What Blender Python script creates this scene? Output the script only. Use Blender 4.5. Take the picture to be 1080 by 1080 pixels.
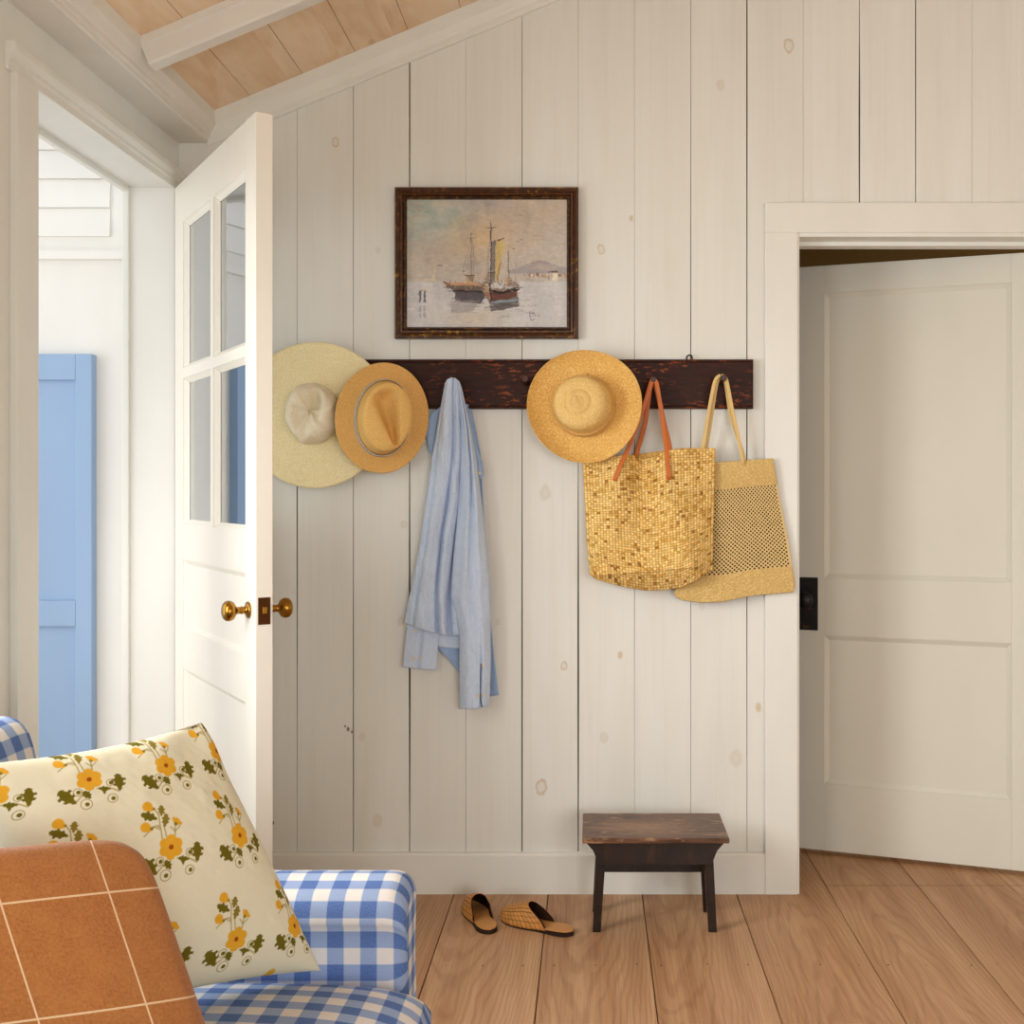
import bpy, math, random
import numpy as np
random.seed(7); np.random.seed(7)
C = bpy.context.scene.collection
PI = math.pi
for _o in list(bpy.data.objects): bpy.data.objects.remove(_o)

# ------------------------------------------------------------------ camera
EYE = 1.243; D = 3.5; F = 1197.0; VX, VY = 624.0, 516.0
cd = bpy.data.cameras.new('camera'); cam = bpy.data.objects.new('camera', cd); C.objects.link(cam)
cam.location = (0, 0, EYE); cam.rotation_euler = (PI/2, 0, 0)
cd.sensor_width = 36; cd.lens = 36*F/1080; cd.shift_x = -(VX-540)/1080; cd.shift_y = (VY-540)/1080
cd.clip_start = .05
bpy.context.scene.camera = cam

# ------------------------------------------------------------------ world, lights, exposure
sc = bpy.context.scene
sc.view_settings.view_transform = 'Standard'; sc.view_settings.look = 'None'
sc.view_settings.gamma = 1; sc.view_settings.exposure = .03; sc.view_settings.use_curve_mapping = False
sc.cycles.use_denoising = True
sc.cycles.max_bounces = 8; sc.cycles.diffuse_bounces = 5; sc.cycles.transparent_max_bounces = 12
w = bpy.data.worlds.new('sky'); sc.world = w; w.use_nodes = True
w.node_tree.nodes['Background'].inputs[0].default_value = (.93, .95, .98, 1)
w.node_tree.nodes['Background'].inputs[1].default_value = 1.1
def area(name, loc, rot, sx, sy, power, col):
    l = bpy.data.lights.new(name, 'AREA'); l.shape = 'RECTANGLE'; l.size = sx; l.size_y = sy
    l.energy = power; l.color = col
    o = bpy.data.objects.new(name, l); C.objects.link(o); o.location = loc; o.rotation_euler = rot
    return o
# daylight through left window and open doorway; the other lamps are added fill
lw = area('daylight_left_window', (-1.62, 1.78, 1.40), (0, -math.radians(67), math.radians(22)), 1.05, .84, 25, (1, .99, .955))
lw.data.spread = math.radians(125)
area('fill_second_window', (-1.345, -.30, 1.30), (0, -math.radians(66), 0), 1.40, 1.36, 46, (.985, .985, .97))  # fill lamp in an added window on the left
area('fill_rear_window', (1.45, -2.56, 1.35), (math.radians(64), 0, 0), 2.0, 1.5, 78, (.97, .985, .98))  # fill lamp in an added window behind the camera
area('daylight_doorway', (-2.65, 2.55, 1.35), (0, -PI/2, math.radians(10)), 1.9, 1.3, 11, (1, .965, .91))
area('fill_room_beyond', (2.5, 4.4, 1.5), (0, PI/2, 0), 1.2, 1.0, 16, (1, .97, .92))  # added lamp to brighten the room beyond

# ------------------------------------------------------------------ helpers
def lin(c):
    r = []
    for v in c[:3]:
        v = v/255.0
        r.append(v/12.92 if v <= .04045 else ((v+.055)/1.055)**2.4)
    return (r[0], r[1], r[2], 1.0)
def at(px, py, Y): return np.array([(px-VX)*Y/F, Y, EYE-(py-VY)*Y/F])
def XZ(px, py, Y=D): return (px-VX)*Y/F, EYE-(py-VY)*Y/F

def empty(name, loc, label=None, cat=None, group=None, kind=None):
    o = bpy.data.objects.new(name, None); C.objects.link(o); o.location = loc; o.empty_display_size = .05
    tag(o, label, cat, group, kind); return o
def tag(o, label=None, cat=None, group=None, kind=None):
    if label: o['label'] = label
    if cat: o['category'] = cat
    if group: o['group'] = group
    if kind: o['kind'] = kind
    return o
def origin_of(p):
    v = np.zeros(3)
    while p is not None:
        v += np.array(p.location); p = p.parent
    return v
def make(name, V, Fc, mat, parent=None, uv=None, wrapu=False, smooth=True, col=None, bevel=0, bseg=2, subsurf=0, solid=0, mids=None, autos=False):
    """V world coordinates; the object's own origin is placed at the centre of its base"""
    V = np.asarray(V, float).reshape(-1, 3)
    po = origin_of(parent)
    base = np.array([(V[:,0].min()+V[:,0].max())/2, (V[:,1].min()+V[:,1].max())/2, V[:,2].min()]) if parent is None else po
    me = bpy.data.meshes.new(name)
    me.from_pydata((V-base).tolist(), [], [list(map(int, f)) for f in Fc]); me.update()
    mats = mat if isinstance(mat, (list, tuple)) else [mat]
    for m in mats: me.materials.append(m)
    if mids is not None: me.polygons.foreach_set('material_index', list(mids))
    if smooth: me.polygons.foreach_set('use_smooth', [True]*len(me.polygons))
    li = np.zeros(len(me.loops), int); me.loops.foreach_get('vertex_index', li)
    if uv is not None:
        uv = np.asarray(uv, float); lu = uv[li].copy()
        if wrapu:
            for p in me.polygons:
                q = lu[p.loop_start:p.loop_start+p.loop_total, 0]
                if q.max()-q.min() > .5: q[q < .5] += 1
        l = me.uv_layers.new(name='uv'); l.data.foreach_set('uv', lu.ravel())
    if col is not None:
        a = me.color_attributes.new('paint', 'FLOAT_COLOR', 'POINT')
        a.data.foreach_set('color', np.asarray(col, np.float32).ravel())
    o = bpy.data.objects.new(name, me); C.objects.link(o)
    if parent is not None: o.parent = parent
    else: o.location = base
    if solid:
        m = o.modifiers.new('solid', 'SOLIDIFY'); m.thickness = solid; m.offset = 0
    if bevel:
        m = o.modifiers.new('bevel', 'BEVEL'); m.width = bevel; m.segments = bseg; m.limit_method = 'ANGLE'; m.angle_limit = math.radians(35)
    if subsurf:
        m = o.modifiers.new('subd', 'SUBSURF'); m.levels = subsurf; m.render_levels = subsurf
    if autos:
        try:
            me.set_sharp_from_angle(angle=math.radians(35))
        except Exception: pass
    return o

class MB:
    def __init__(s): s.v = []; s.f = []; s.m = []; s.uv = []
    def add(s, V, Fc, mi=0, uv=None):
        n = len(s.v); V = [tuple(map(float, p)) for p in V]; s.v += V
        s.uv += [(0, 0)]*len(V) if uv is None else [tuple(q) for q in uv]
        s.f += [[n+int(i) for i in f] for f in Fc]; s.m += [mi]*len(Fc)
    def box(s, x0, x1, y0, y1, z0, z1, mi=0, fn=None):
        V = [(x, y, z) for z in (z0, z1) for y in (y0, y1) for x in (x0, x1)]
        if fn: V = [fn(p) for p in V]
        s.add(V, [(0,2,3,1), (4,5,7,6), (0,1,5,4), (2,6,7,3), (0,4,6,2), (1,3,7,5)], mi)
    def hexa(s, V, mi=0):   # 8 points ordered like box
        s.add(V, [(0,2,3,1), (4,5,7,6), (0,1,5,4), (2,6,7,3), (0,4,6,2), (1,3,7,5)], mi)
    def prism(s, prof, a, b, place, mi=0):
        """closed profile (2D points) swept from a to b; place(p, q, t) -> xyz"""
        n = len(prof); V = [place(p[0], p[1], a) for p in prof]+[place(p[0], p[1], b) for p in prof]
        Fc = [(i, (i+1) % n, n+(i+1) % n, n+i) for i in range(n)]+[tuple(range(n))[::-1], tuple(range(n, 2*n))]
        s.add(V, Fc, mi)
    def build(s, name, mat, parent=None, **k):
        return make(name, s.v, s.f, mat, parent, mids=s.m, uv=s.uv, **k)

def grid_faces(nu, nv, wrap=False, off=0):
    Fc = []
    for j in range(nv-1):
        for i in range(nu if wrap else nu-1):
            a = j*nu+i; b = j*nu+(i+1) % nu
            Fc.append((off+a, off+b, off+b+nu, off+a+nu))
    return Fc
def lathe(prof, n, fn, cap0=False, cap1=False):
    """prof: list of (r, h); fn(x, y, h, ang, k) -> xyz.  returns V, F, UV"""
    V = []; U = []; s = 0; pr = None
    for k, (r, h) in enumerate(prof):
        if pr is not None: s += math.hypot(r-pr[0], h-pr[1])
        pr = (r, h)
        for i in range(n):
            a = 2*PI*i/n
            V.append(fn(r*math.cos(a), r*math.sin(a), h, a, k)); U.append((a/(2*PI), s))
    Fc = grid_faces(n, len(prof), True)
    if cap0: Fc.append(tuple(range(n))[::-1])
    if cap1: Fc.append(tuple(range((len(prof)-1)*n, len(prof)*n)))
    return V, Fc, U
def tube(path, r, n=8, flat=None, up=None):
    """swept tube; r number or list; flat=(w, t) makes a flat strap whose width lies along 'up'"""
    P = [np.array(p, float) for p in path]; V = []; U = []; s = 0
    ref = np.array(up if up is not None else (0, 0, 1), float)
    for k, p in enumerate(P):
        t = P[min(k+1, len(P)-1)]-P[max(k-1, 0)]; t /= np.linalg.norm(t)+1e-9
        if k: s += np.linalg.norm(p-P[k-1])
        a = ref-t*np.dot(ref, t)
        if np.linalg.norm(a) < 1e-3: a = np.array((1., 0, 0))-t*t[0]
        a /= np.linalg.norm(a); b = np.cross(t, a)
        rr = r[k] if isinstance(r, (list, tuple, np.ndarray)) else r
        for i in range(n):
            an = 2*PI*i/n
            if flat:
                c, q = math.cos(an), math.sin(an)
                e = .35
                x = math.copysign(abs(c)**e, c)*flat[0]/2; y = math.copysign(abs(q)**e, q)*flat[1]/2
                V.append(p+a*x+b*y)
            else: V.append(p+a*rr*math.cos(an)+b*rr*math.sin(an))
            U.append((i/n, s))
    Fc = grid_faces(n, len(P), True)+[tuple(range(n))[::-1], tuple(range((len(P)-1)*n, len(P)*n))]
    return V, Fc, U
def smoothpath(pts, n=24):
    P = np.array(pts, float); t = np.linspace(0, len(P)-1, n); out = []
    for q in t:
        i = min(int(q), len(P)-2); f = q-i
        p0, p1, p2, p3 = P[max(i-1, 0)], P[i], P[i+1], P[min(i+2, len(P)-1)]
        out.append(.5*((2*p1)+(-p0+p2)*f+(2*p0-5*p1+4*p2-p3)*f*f+(-p0+3*p1-3*p2+p3)*f**3))
    return out
_rng = np.random.RandomState(3); _tab = _rng.rand(64, 64)
def vnoise(x, y, seed=0):
    x = np.asarray(x, float)+seed*7.31; y = np.asarray(y, float)+seed*3.77
    xi = np.floor(x).astype(int); yi = np.floor(y).astype(int); fx = x-xi; fy = y-yi
    fx = fx*fx*(3-2*fx); fy = fy*fy*(3-2*fy)
    g = lambda a, b: _tab[a % 64, b % 64]
    return (g(xi, yi)*(1-fx)+g(xi+1, yi)*fx)*(1-fy)+(g(xi, yi+1)*(1-fx)+g(xi+1, yi+1)*fx)*fy
def fbm(x, y, seed=0, o=4):
    s = 0; a = .5
    for k in range(o): s = s+a*vnoise(x*2**k, y*2**k, seed+k); a *= .5
    return s/(1-.5**o)
def interp(x, xs, ys): return np.interp(x, xs, ys)

# ------------------------------------------------------------------ materials
class NM:
    def __init__(s, name, rough=.5, spec=.3, metal=0):
        s.m = bpy.data.materials.new(name); s.m.use_nodes = True; s.t = s.m.node_tree; s.N = s.t.nodes; s.L = s.t.links
        s.b = s.N['Principled BSDF']; s.b.inputs['Roughness'].default_value = rough
        s.b.inputs['Specular IOR Level'].default_value = spec; s.b.inputs['Metallic'].default_value = metal
        s.c = s.N.new('ShaderNodeTexCoord')
    def put(s, sock, v):
        if isinstance(v, bpy.types.NodeSocket): s.L.new(v, sock)
        elif v is not None: sock.default_value = v
    def obj(s): return s.c.outputs['Object']
    def uv(s): return s.c.outputs['UV']
    def world(s): return s.N.new('ShaderNodeNewGeometry').outputs['Position']
    def map(s, v, scale=(1, 1, 1), loc=(0, 0, 0), rot=(0, 0, 0)):
        n = s.N.new('ShaderNodeMapping'); s.put(n.inputs['Vector'], v)
        n.inputs['Scale'].default_value = scale; n.inputs['Location'].default_value = loc; n.inputs['Rotation'].default_value = rot
        return n.outputs[0]
    def noise(s, v, scale, detail=3, rough=.55, dist=0):
        n = s.N.new('ShaderNodeTexNoise'); s.put(n.inputs['Vector'], v); n.inputs['Scale'].default_value = scale
        n.inputs['Detail'].default_value = detail; n.inputs['Roughness'].default_value = rough; n.inputs['Distortion'].default_value = dist
        return n.outputs[0]
    def wave(s, v, scale, dist=0, detail=2, dscale=1, dirn='X', typ='BANDS'):
        n = s.N.new('ShaderNodeTexWave'); n.wave_type = typ; s.put(n.inputs['Vector'], v); n.inputs['Scale'].default_value = scale
        if typ == 'BANDS': n.bands_direction = dirn
        n.inputs['Distortion'].default_value = dist; n.inputs['Detail'].default_value = detail; n.inputs['Detail Scale'].default_value = dscale
        return n.outputs['Fac']
    def white(s, v, dim='1D'):
        n = s.N.new('ShaderNodeTexWhiteNoise'); n.noise_dimensions = dim
        s.put(n.inputs['W' if dim == '1D' else 'Vector'], v); return n.outputs['Value']
    def math(s, op, a, b=None, c=None, clamp=False):
        n = s.N.new('ShaderNodeMath'); n.operation = op; n.use_clamp = clamp
        s.put(n.inputs[0], a); s.put(n.inputs[1], b)
        if c is not None: s.put(n.inputs[2], c)
        return n.outputs[0]
    def sep(s, v):
        n = s.N.new('ShaderNodeSeparateXYZ'); s.put(n.inputs[0], v); return n.outputs
    def comb(s, x=0, y=0, z=0):
        n = s.N.new('ShaderNodeCombineXYZ'); s.put(n.inputs[0], x); s.put(n.inputs[1], y); s.put(n.inputs[2], z); return n.outputs[0]
    def mix(s, f, a, b, typ='MIX'):
        n = s.N.new('ShaderNodeMix'); n.data_type = 'RGBA'; n.blend_type = typ
        s.put(n.inputs['Factor'], f); s.put(n.inputs[6], a); s.put(n.inputs[7], b); return n.outputs[2]
    def ramp(s, f, stops, interp='LINEAR'):
        n = s.N.new('ShaderNodeValToRGB'); n.color_ramp.interpolation = interp; e = n.color_ramp.elements
        while len(e) > 1: e.remove(e[-1])
        e[0].position, e[0].color = stops[0]
        for p, c in stops[1:]:
            q = e.new(p); q.color = c
        s.put(n.inputs[0], f); return n.outputs[0]
    def g(s, f, a, b, lo=0., hi=1.):
        return s.ramp(f, [(a, (lo, lo, lo, 1)), (b, (hi, hi, hi, 1))])
    def color(s, v): s.put(s.b.inputs['Base Color'], v)
    def bump(s, h, strength=.3, dist=.002):
        n = s.N.new('ShaderNodeBump'); n.inputs['Strength'].default_value = strength; n.inputs['Distance'].default_value = dist
        s.put(n.inputs['Height'], h); s.L.new(n.outputs[0], s.b.inputs['Normal'])

def paint(name, c, rough=.45, var=.05, spec=.35):
    k = NM(name, rough, spec); a = lin(c)
    d = tuple(x*(1-var*2) for x in a[:3])+(1,)
    n = k.noise(k.map(k.world(), (2.2, 2.2, .8)), 2.5, 3)
    k.color(k.mix(k.g(n, .3, .7), a, d)); k.bump(k.noise(k.world(), 60, 2), .06, .002); return k.m
def plain(name, c, rough=.5, spec=.3, metal=0, var=.12, scale=40):
    k = NM(name, rough, spec, metal); a = lin(c); d = tuple(x*(1-var) for x in a[:3])+(1,)
    k.color(k.mix(k.noise(k.obj(), scale, 3), a, d)); return k.m

KNOTS = [(354,150,5,1),(666,230,3.5,2),(634,263,5,1),(832,48,7,1),(399,264,4,0),(426,553,4.5,0),(595,702,4.5,1),(571,830,8,1),(654,691,4,2),(637,778,6,0),
         (776,800,9,0),(800,746,5,2),(398,866,7,0),(382,777,5,0),(423,655,5,0),(525,656,4,0),(740,640,4,0),(700,880,5,0),(345,470,4,0),(461,610,4,0),(760,90,6,0),(575,520,8,0),(367,769,2.6,3),(371,772,1.6,3),(364,766,1.4,3),(288,868,2,3)]
def wall_paint():
    k = NM('whitewashed_plank', .5, .3); p = k.world(); x, y, z = k.sep(p)
    idx = k.math('FLOOR', k.math('DIVIDE', k.math('ADD', x, 5.9093), .17345))
    r = k.white(idx); n = k.noise(k.map(p, (5, 5, .7)), 2.0, 4); gr = k.noise(k.map(p, (70, 70, 1.6)), 1.5, 4)
    base = k.mix(r, lin((229,230,225)), lin((225,225,218)))
    base = k.mix(k.g(n, .35, .75), base, lin((221,220,212)))
    base = k.mix(k.math('MULTIPLY', k.g(gr, .5, .75), .18), base, lin((208,202,191)))
    pn = k.noise(p, 60, 2)
    for (a, b, rad, ty) in KNOTS:
        X, Z = XZ(a, b); R = rad/342.
        dx = k.math('DIVIDE', k.math('SUBTRACT', x, X), R*.85); dz = k.math('DIVIDE', k.math('SUBTRACT', z, Z), R*1.25)
        d = k.math('SQRT', k.math('ADD', k.math('MULTIPLY', dx, dx), k.math('MULTIPLY', dz, dz)))
        d = k.math('ADD', d, k.math('MULTIPLY', k.math('SUBTRACT', pn, .5), .9))
        if ty == 3: f = k.ramp(d, [(0, (.85,)*3+(1,)), (.6, (.7,)*3+(1,)), (1, (0, 0, 0, 1))])
        elif ty == 1: f = k.ramp(d, [(0, (.12,)*3+(1,)), (.5, (.15,)*3+(1,)), (.78, (.62,)*3+(1,)), (1, (0, 0, 0, 1))])
        else: f = k.ramp(d, [(0, ((.6 if ty == 2 else .14),)*3+(1,)), (.62, ((.4 if ty == 2 else .26),)*3+(1,)), (.7, ((.3 if ty == 2 else .2),)*3+(1,)), (1, (0, 0, 0, 1))])
        base = k.mix(f, base, lin((190,154,92) if ty == 2 else (62,48,38) if ty == 3 else (186,158,118)))
    k.color(base); k.bump(gr, .08, .002); return k.m
def floor_wood():
    k = NM('pine_floorboard', .42, .3); p = k.world(); x, y, z = k.sep(p)
    q = k.math('DIVIDE', k.math('ADD', x, 8.2255), .289); idx = k.math('FLOOR', q); r = k.white(idx)
    r2 = k.white(k.math('ADD', idx, 31.7))
    off = k.comb(k.math('MULTIPLY', r, 17.), k.math('MULTIPLY', r2, 23.), 0)
    n = k.N.new('ShaderNodeVectorMath'); k.put(n.inputs[0], p); k.put(n.inputs[1], off); pp = n.outputs[0]
    fine = k.noise(k.map(pp, (110, 2.2, 1)), 1.6, 4, .6)
    broad = k.noise(k.map(pp, (9, .35, 1)), 1.2, 2)
    # cathedral figure: nested parabolas along each board
    lx = k.math('ADD', k.math('SUBTRACT', k.math('FRACT', q), .5), k.math('MULTIPLY', k.math('SUBTRACT', r2, .5), .5))
    wob = k.noise(k.map(pp, (7, 1.6, 1)), 1.0, 3, .55)
    sgn = k.math('SUBTRACT', k.math('MULTIPLY', k.math('GREATER_THAN', r, .5), 2.), 1.)
    f = k.math('ADD', k.math('MULTIPLY', k.math('MULTIPLY', y, sgn), 4.2), k.math('MULTIPLY', k.math('MULTIPLY', lx, lx), 26.))
    f = k.math('ADD', f, k.math('MULTIPLY', wob, 5.0))
    ring = k.math('MULTIPLY_ADD', k.math('SINE', k.math('MULTIPLY', f, 2*PI)), .5, .5)
    c = k.mix(r, lin((196,156,118)), lin((182,138,100)))
    c = k.mix(k.g(broad, .42, .68), c, lin((160,114,76)))
    c = k.mix(k.math('MULTIPLY', k.g(ring, .55, .95), k.math('MULTIPLY', k.g(broad, .3, .62, .4, 1), .52)), c, lin((146,102,70)))
    c = k.mix(k.math('MULTIPLY', k.g(fine, .45, .72), .30), c, lin((228,196,160)))
    c = k.mix(k.math('MULTIPLY', k.g(fine, .5, .25), .25), c, lin((172,128,92)))
    k.color(c); k.put(k.b.inputs['Roughness'], k.g(fine, .3, .7, .38, .55)); k.bump(fine, .12, .002); return k.m
def ceil_wood():
    k = NM('limed_pine_ceiling', .6, .2); p = k.world(); x, y, z = k.sep(p)
    idx = k.math('FLOOR', k.math('DIVIDE', k.math('ADD', x, 8.2835), .160)); r = k.white(idx)
    off = k.comb(k.math('MULTIPLY', r, 13.), k.math('MULTIPLY', r, 29.), 0)
    n = k.N.new('ShaderNodeVectorMath'); k.put(n.inputs[0], p); k.put(n.inputs[1], off); pp = n.outputs[0]
    a = k.noise(k.map(pp, (7, 2.2, 7)), 1.3, 4, .6, .5); b = k.noise(k.map(pp, (60, 2.5, 60)), 1.2, 3)
    c = k.mix(r, lin((240,219,190)), lin((233,208,176)))
    c = k.mix(k.g(a, .42, .75), c, lin((219,181,139)))
    c = k.mix(k.math('MULTIPLY', k.g(b, .5, .75), .35), c, lin((234,219,202)))
    vo = k.N.new('ShaderNodeTexVoronoi'); k.put(vo.inputs['Vector'], k.map(pp, (4.2, 2.6, 4.2))); vo.inputs['Scale'].default_value = 1.3
    c = k.mix(k.g(vo.outputs['Distance'], .03, .12, .55, 0), c, lin((140,100,66)))
    k.color(c); return k.m
def dark_wood(name, a, b, hi, hiamt=.5, axis=(3, 40, 40), patch=False):
    k = NM(name, .36, .45); p = k.obj()
    g1 = k.noise(k.map(p, axis), 1.6, 4, .6); g2 = k.noise(k.map(p, (axis[0]*3, axis[1]*1.2, axis[2]*1.2)), .8, 3, .7)
    c = k.mix(k.g(g1, .35, .7), lin(a), lin(b)); c = k.mix(k.math('MULTIPLY', k.g(g2, .56, .70), hiamt), c, lin(hi))
    if patch:
        X_, Y_, Z_ = k.sep(p); ex = k.math('DIVIDE', k.math('ADD', X_, .025), .15); ey = k.math('DIVIDE', k.math('ADD', Y_, .015), .075)
        dd = k.math('SQRT', k.math('ADD', k.math('MULTIPLY', ex, ex), k.math('MULTIPLY', ey, ey))); dd = k.math('ADD', dd, k.math('MULTIPLY', g2, 2.6))
        c = k.mix(k.g(k.math('DIVIDE', dd, 3.), .42, .80, .75, 0), c, lin((164,124,88)))
    k.color(c); k.bump(g1, .2, .002); return k.m
def rail_wood():
    k = NM('worn_mahogany', .5, .2); p = k.world()
    g1 = k.noise(k.map(p, (8, 8, 60)), 1.4, 4, .6)
    blot = k.noise(k.map(p, (22, 22, 70)), 1.5, 4, .65); big = k.noise(k.map(p, (5, 5, 9)), 1.2, 2)
    c = k.mix(k.g(g1, .3, .7), lin((34,13,7)), lin((58,24,11)))
    f = k.math('MULTIPLY', k.g(blot, .55, .63), k.g(big, .46, .62))
    c = k.mix(k.math('MULTIPLY', f, .85), c, lin((146,72,28)))
    k.color(c); k.bump(blot, .2, .001); return k.m
def straw(name, a, b, rings=520., radial=0, bumpd=.0012, hi=None, amt=.5):
    """fine woven straw; uv.x runs round the hat, uv.y outwards in metres"""
    k = NM(name, .75, .15); u, v, _ = k.sep(k.uv())
    an = k.math('MULTIPLY', u, 2*PI); ca, sa = k.math('COSINE', an), k.math('SINE', an)
    cyl = k.comb(ca, sa, v)
    n = k.noise(k.map(cyl, (24, 24, 240)), 1.0, 3, .65); n2 = k.noise(k.map(cyl, (10, 10, 420)), 1.0, 2, .6)
    rw = k.math('SINE', k.math('MULTIPLY', v, rings)); cw = k.math('SINE', k.math('MULTIPLY', u, 900.))
    h = k.math('MULTIPLY', rw, cw); big = k.noise(k.map(cyl, (1.6, 1.6, 14)), 1.0, 3)
    c = k.mix(k.g(n, .36, .66), lin(b), lin(a)); c = k.mix(k.math('MULTIPLY', k.g(n2, .5, .72), amt), c, lin(b))
    c = k.mix(k.math('MULTIPLY', k.g(big, .45, .75), .25), c, lin(b))
    if hi: c = k.mix(k.math('MULTIPLY', k.g(n, .58, .74), .7), c, lin(hi))
    k.color(c); k.bump(k.math('ADD', k.math('MULTIPLY', h, .5), k.math('MULTIPLY', n, 3.)), .5, bumpd*1.5); return k.m
def weave_fabric(name, a, b, scale=900., rough=.85):
    k = NM(name, rough, .1); u, v, _ = k.sep(k.uv())
    h = k.math('ADD', k.math('SINE', k.math('MULTIPLY', u, scale*3)), k.math('SINE', k.math('MULTIPLY', v, scale*3)))
    sl = k.noise(k.map(k.uv(), (520, 60, 1)), 1.0, 3); sl2 = k.noise(k.map(k.uv(), (60, 520, 1)), 1.0, 3)
    s2 = k.math('ADD', sl, sl2)
    c = k.mix(k.g(s2, .7, 1.35), lin(a), lin(b)); k.color(c); k.bump(k.math('ADD', h, s2), .15, .0006)
    try: k.b.inputs['Sheen Weight'].default_value = .15
    except Exception: pass
    return k.m
def gingham(name, per):
    k = NM(name, .85, .1); u, v, _ = k.sep(k.uv())
    def band(w):
        s = k.math('SINE', k.math('MULTIPLY', w, 2*PI/per)); return k.math('MULTIPLY_ADD', s, 6., .5, clamp=True)
    a = k.math('MULTIPLY', k.math('ADD', band(u), band(v)), .5)
    n = k.noise(k.map(k.uv(), (500, 500, 1)), 1.0, 3)
    c = k.ramp(a, [(0, lin((226,222,218))), (.5, lin((146,168,208))), (1, lin((72,108,174)))])
    c = k.mix(k.math('MULTIPLY', k.g(n, .4, .7), .18), c, lin((225,225,230)))
    k.color(c); k.bump(n, .2, .001); return k.m
def attr_paint(name, rough=.7, spec=.15, fine=0, gloss=0):
    k = NM(name, rough, spec); a = k.N.new('ShaderNodeAttribute'); a.attribute_name = 'paint'
    k.color(a.outputs['Color']); n = k.noise(k.map(k.obj(), (1, 1, 1)), fine or 400, 3); k.bump(n, .15, .001); return k.m
def thin_glass():
    k = NM('window_glass', .02); t = k.t; out = k.N['Material Output']
    tr = k.N.new('ShaderNodeBsdfTransparent'); tr.inputs[0].default_value = (.93, .95, .95, 1)
    gl = k.N.new('ShaderNodeBsdfGlossy'); gl.inputs['Roughness'].default_value = .015; gl.inputs['Color'].default_value = (.95, .97, 1, 1)
    fr = k.N.new('ShaderNodeFresnel'); fr.inputs['IOR'].default_value = 1.52
    f = k.math('MULTIPLY', fr.outputs[0], 2.1, clamp=True)
    m = k.N.new('ShaderNodeMixShader'); k.L.new(f, m.inputs[0]); k.L.new(tr.outputs[0], m.inputs[1]); k.L.new(gl.outputs[0], m.inputs[2])
    k.L.new(m.outputs[0], out.inputs['Surface']); return k.m

M = {}
M['wall'] = wall_paint(); M['gap'] = plain('gap_shadow_wood', (62,48,36), .9, .1)
M['trim'] = paint('trim_paint', (230,230,223), .38, .03)
M['door'] = paint('door_paint', (236,231,219), .35, .02)
M['door2'] = paint('inner_door_paint', (216,214,202), .4, .02)
M['beam'] = paint('ceiling_beam_paint', (230,226,218), .45, .04)
M['floor'] = floor_wood(); M['ceiling'] = ceil_wood()
M['brass'] = plain('aged_brass', (176,128,52), .24, .5, 1, .35, 30)
M['bronze'] = plain('dark_bronze', (92,56,30), .4, .5, 1, .5, 60)
M['iron'] = plain('black_iron', (24,22,22), .45, .4, .3, .3, 60)
M['rust'] = plain('rust_worn_iron', (96,52,26), .6, .3, .3, .5, 200)
M['glass'] = thin_glass()
M['rail'] = rail_wood(); M['peg'] = plain('dark_peg_wood', (72,38,20), .4, .4, 0, .4)
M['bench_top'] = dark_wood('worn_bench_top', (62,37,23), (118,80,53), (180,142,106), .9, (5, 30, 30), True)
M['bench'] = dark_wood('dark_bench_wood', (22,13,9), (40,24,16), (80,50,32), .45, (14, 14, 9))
M['grass'] = plain('brown_grasscloth', (138,104,56), .9, .1, 0, .6, 260)
M['siding'] = paint('porch_siding_paint', (236,234,228), .5, .03)
M['blue'] = paint('blue_panel_paint', (150,178,212), .45, .03)
M['deck'] = plain('grey_porch_boards', (176,172,164), .7, .2)

def struct(name, label=None): pass

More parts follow.
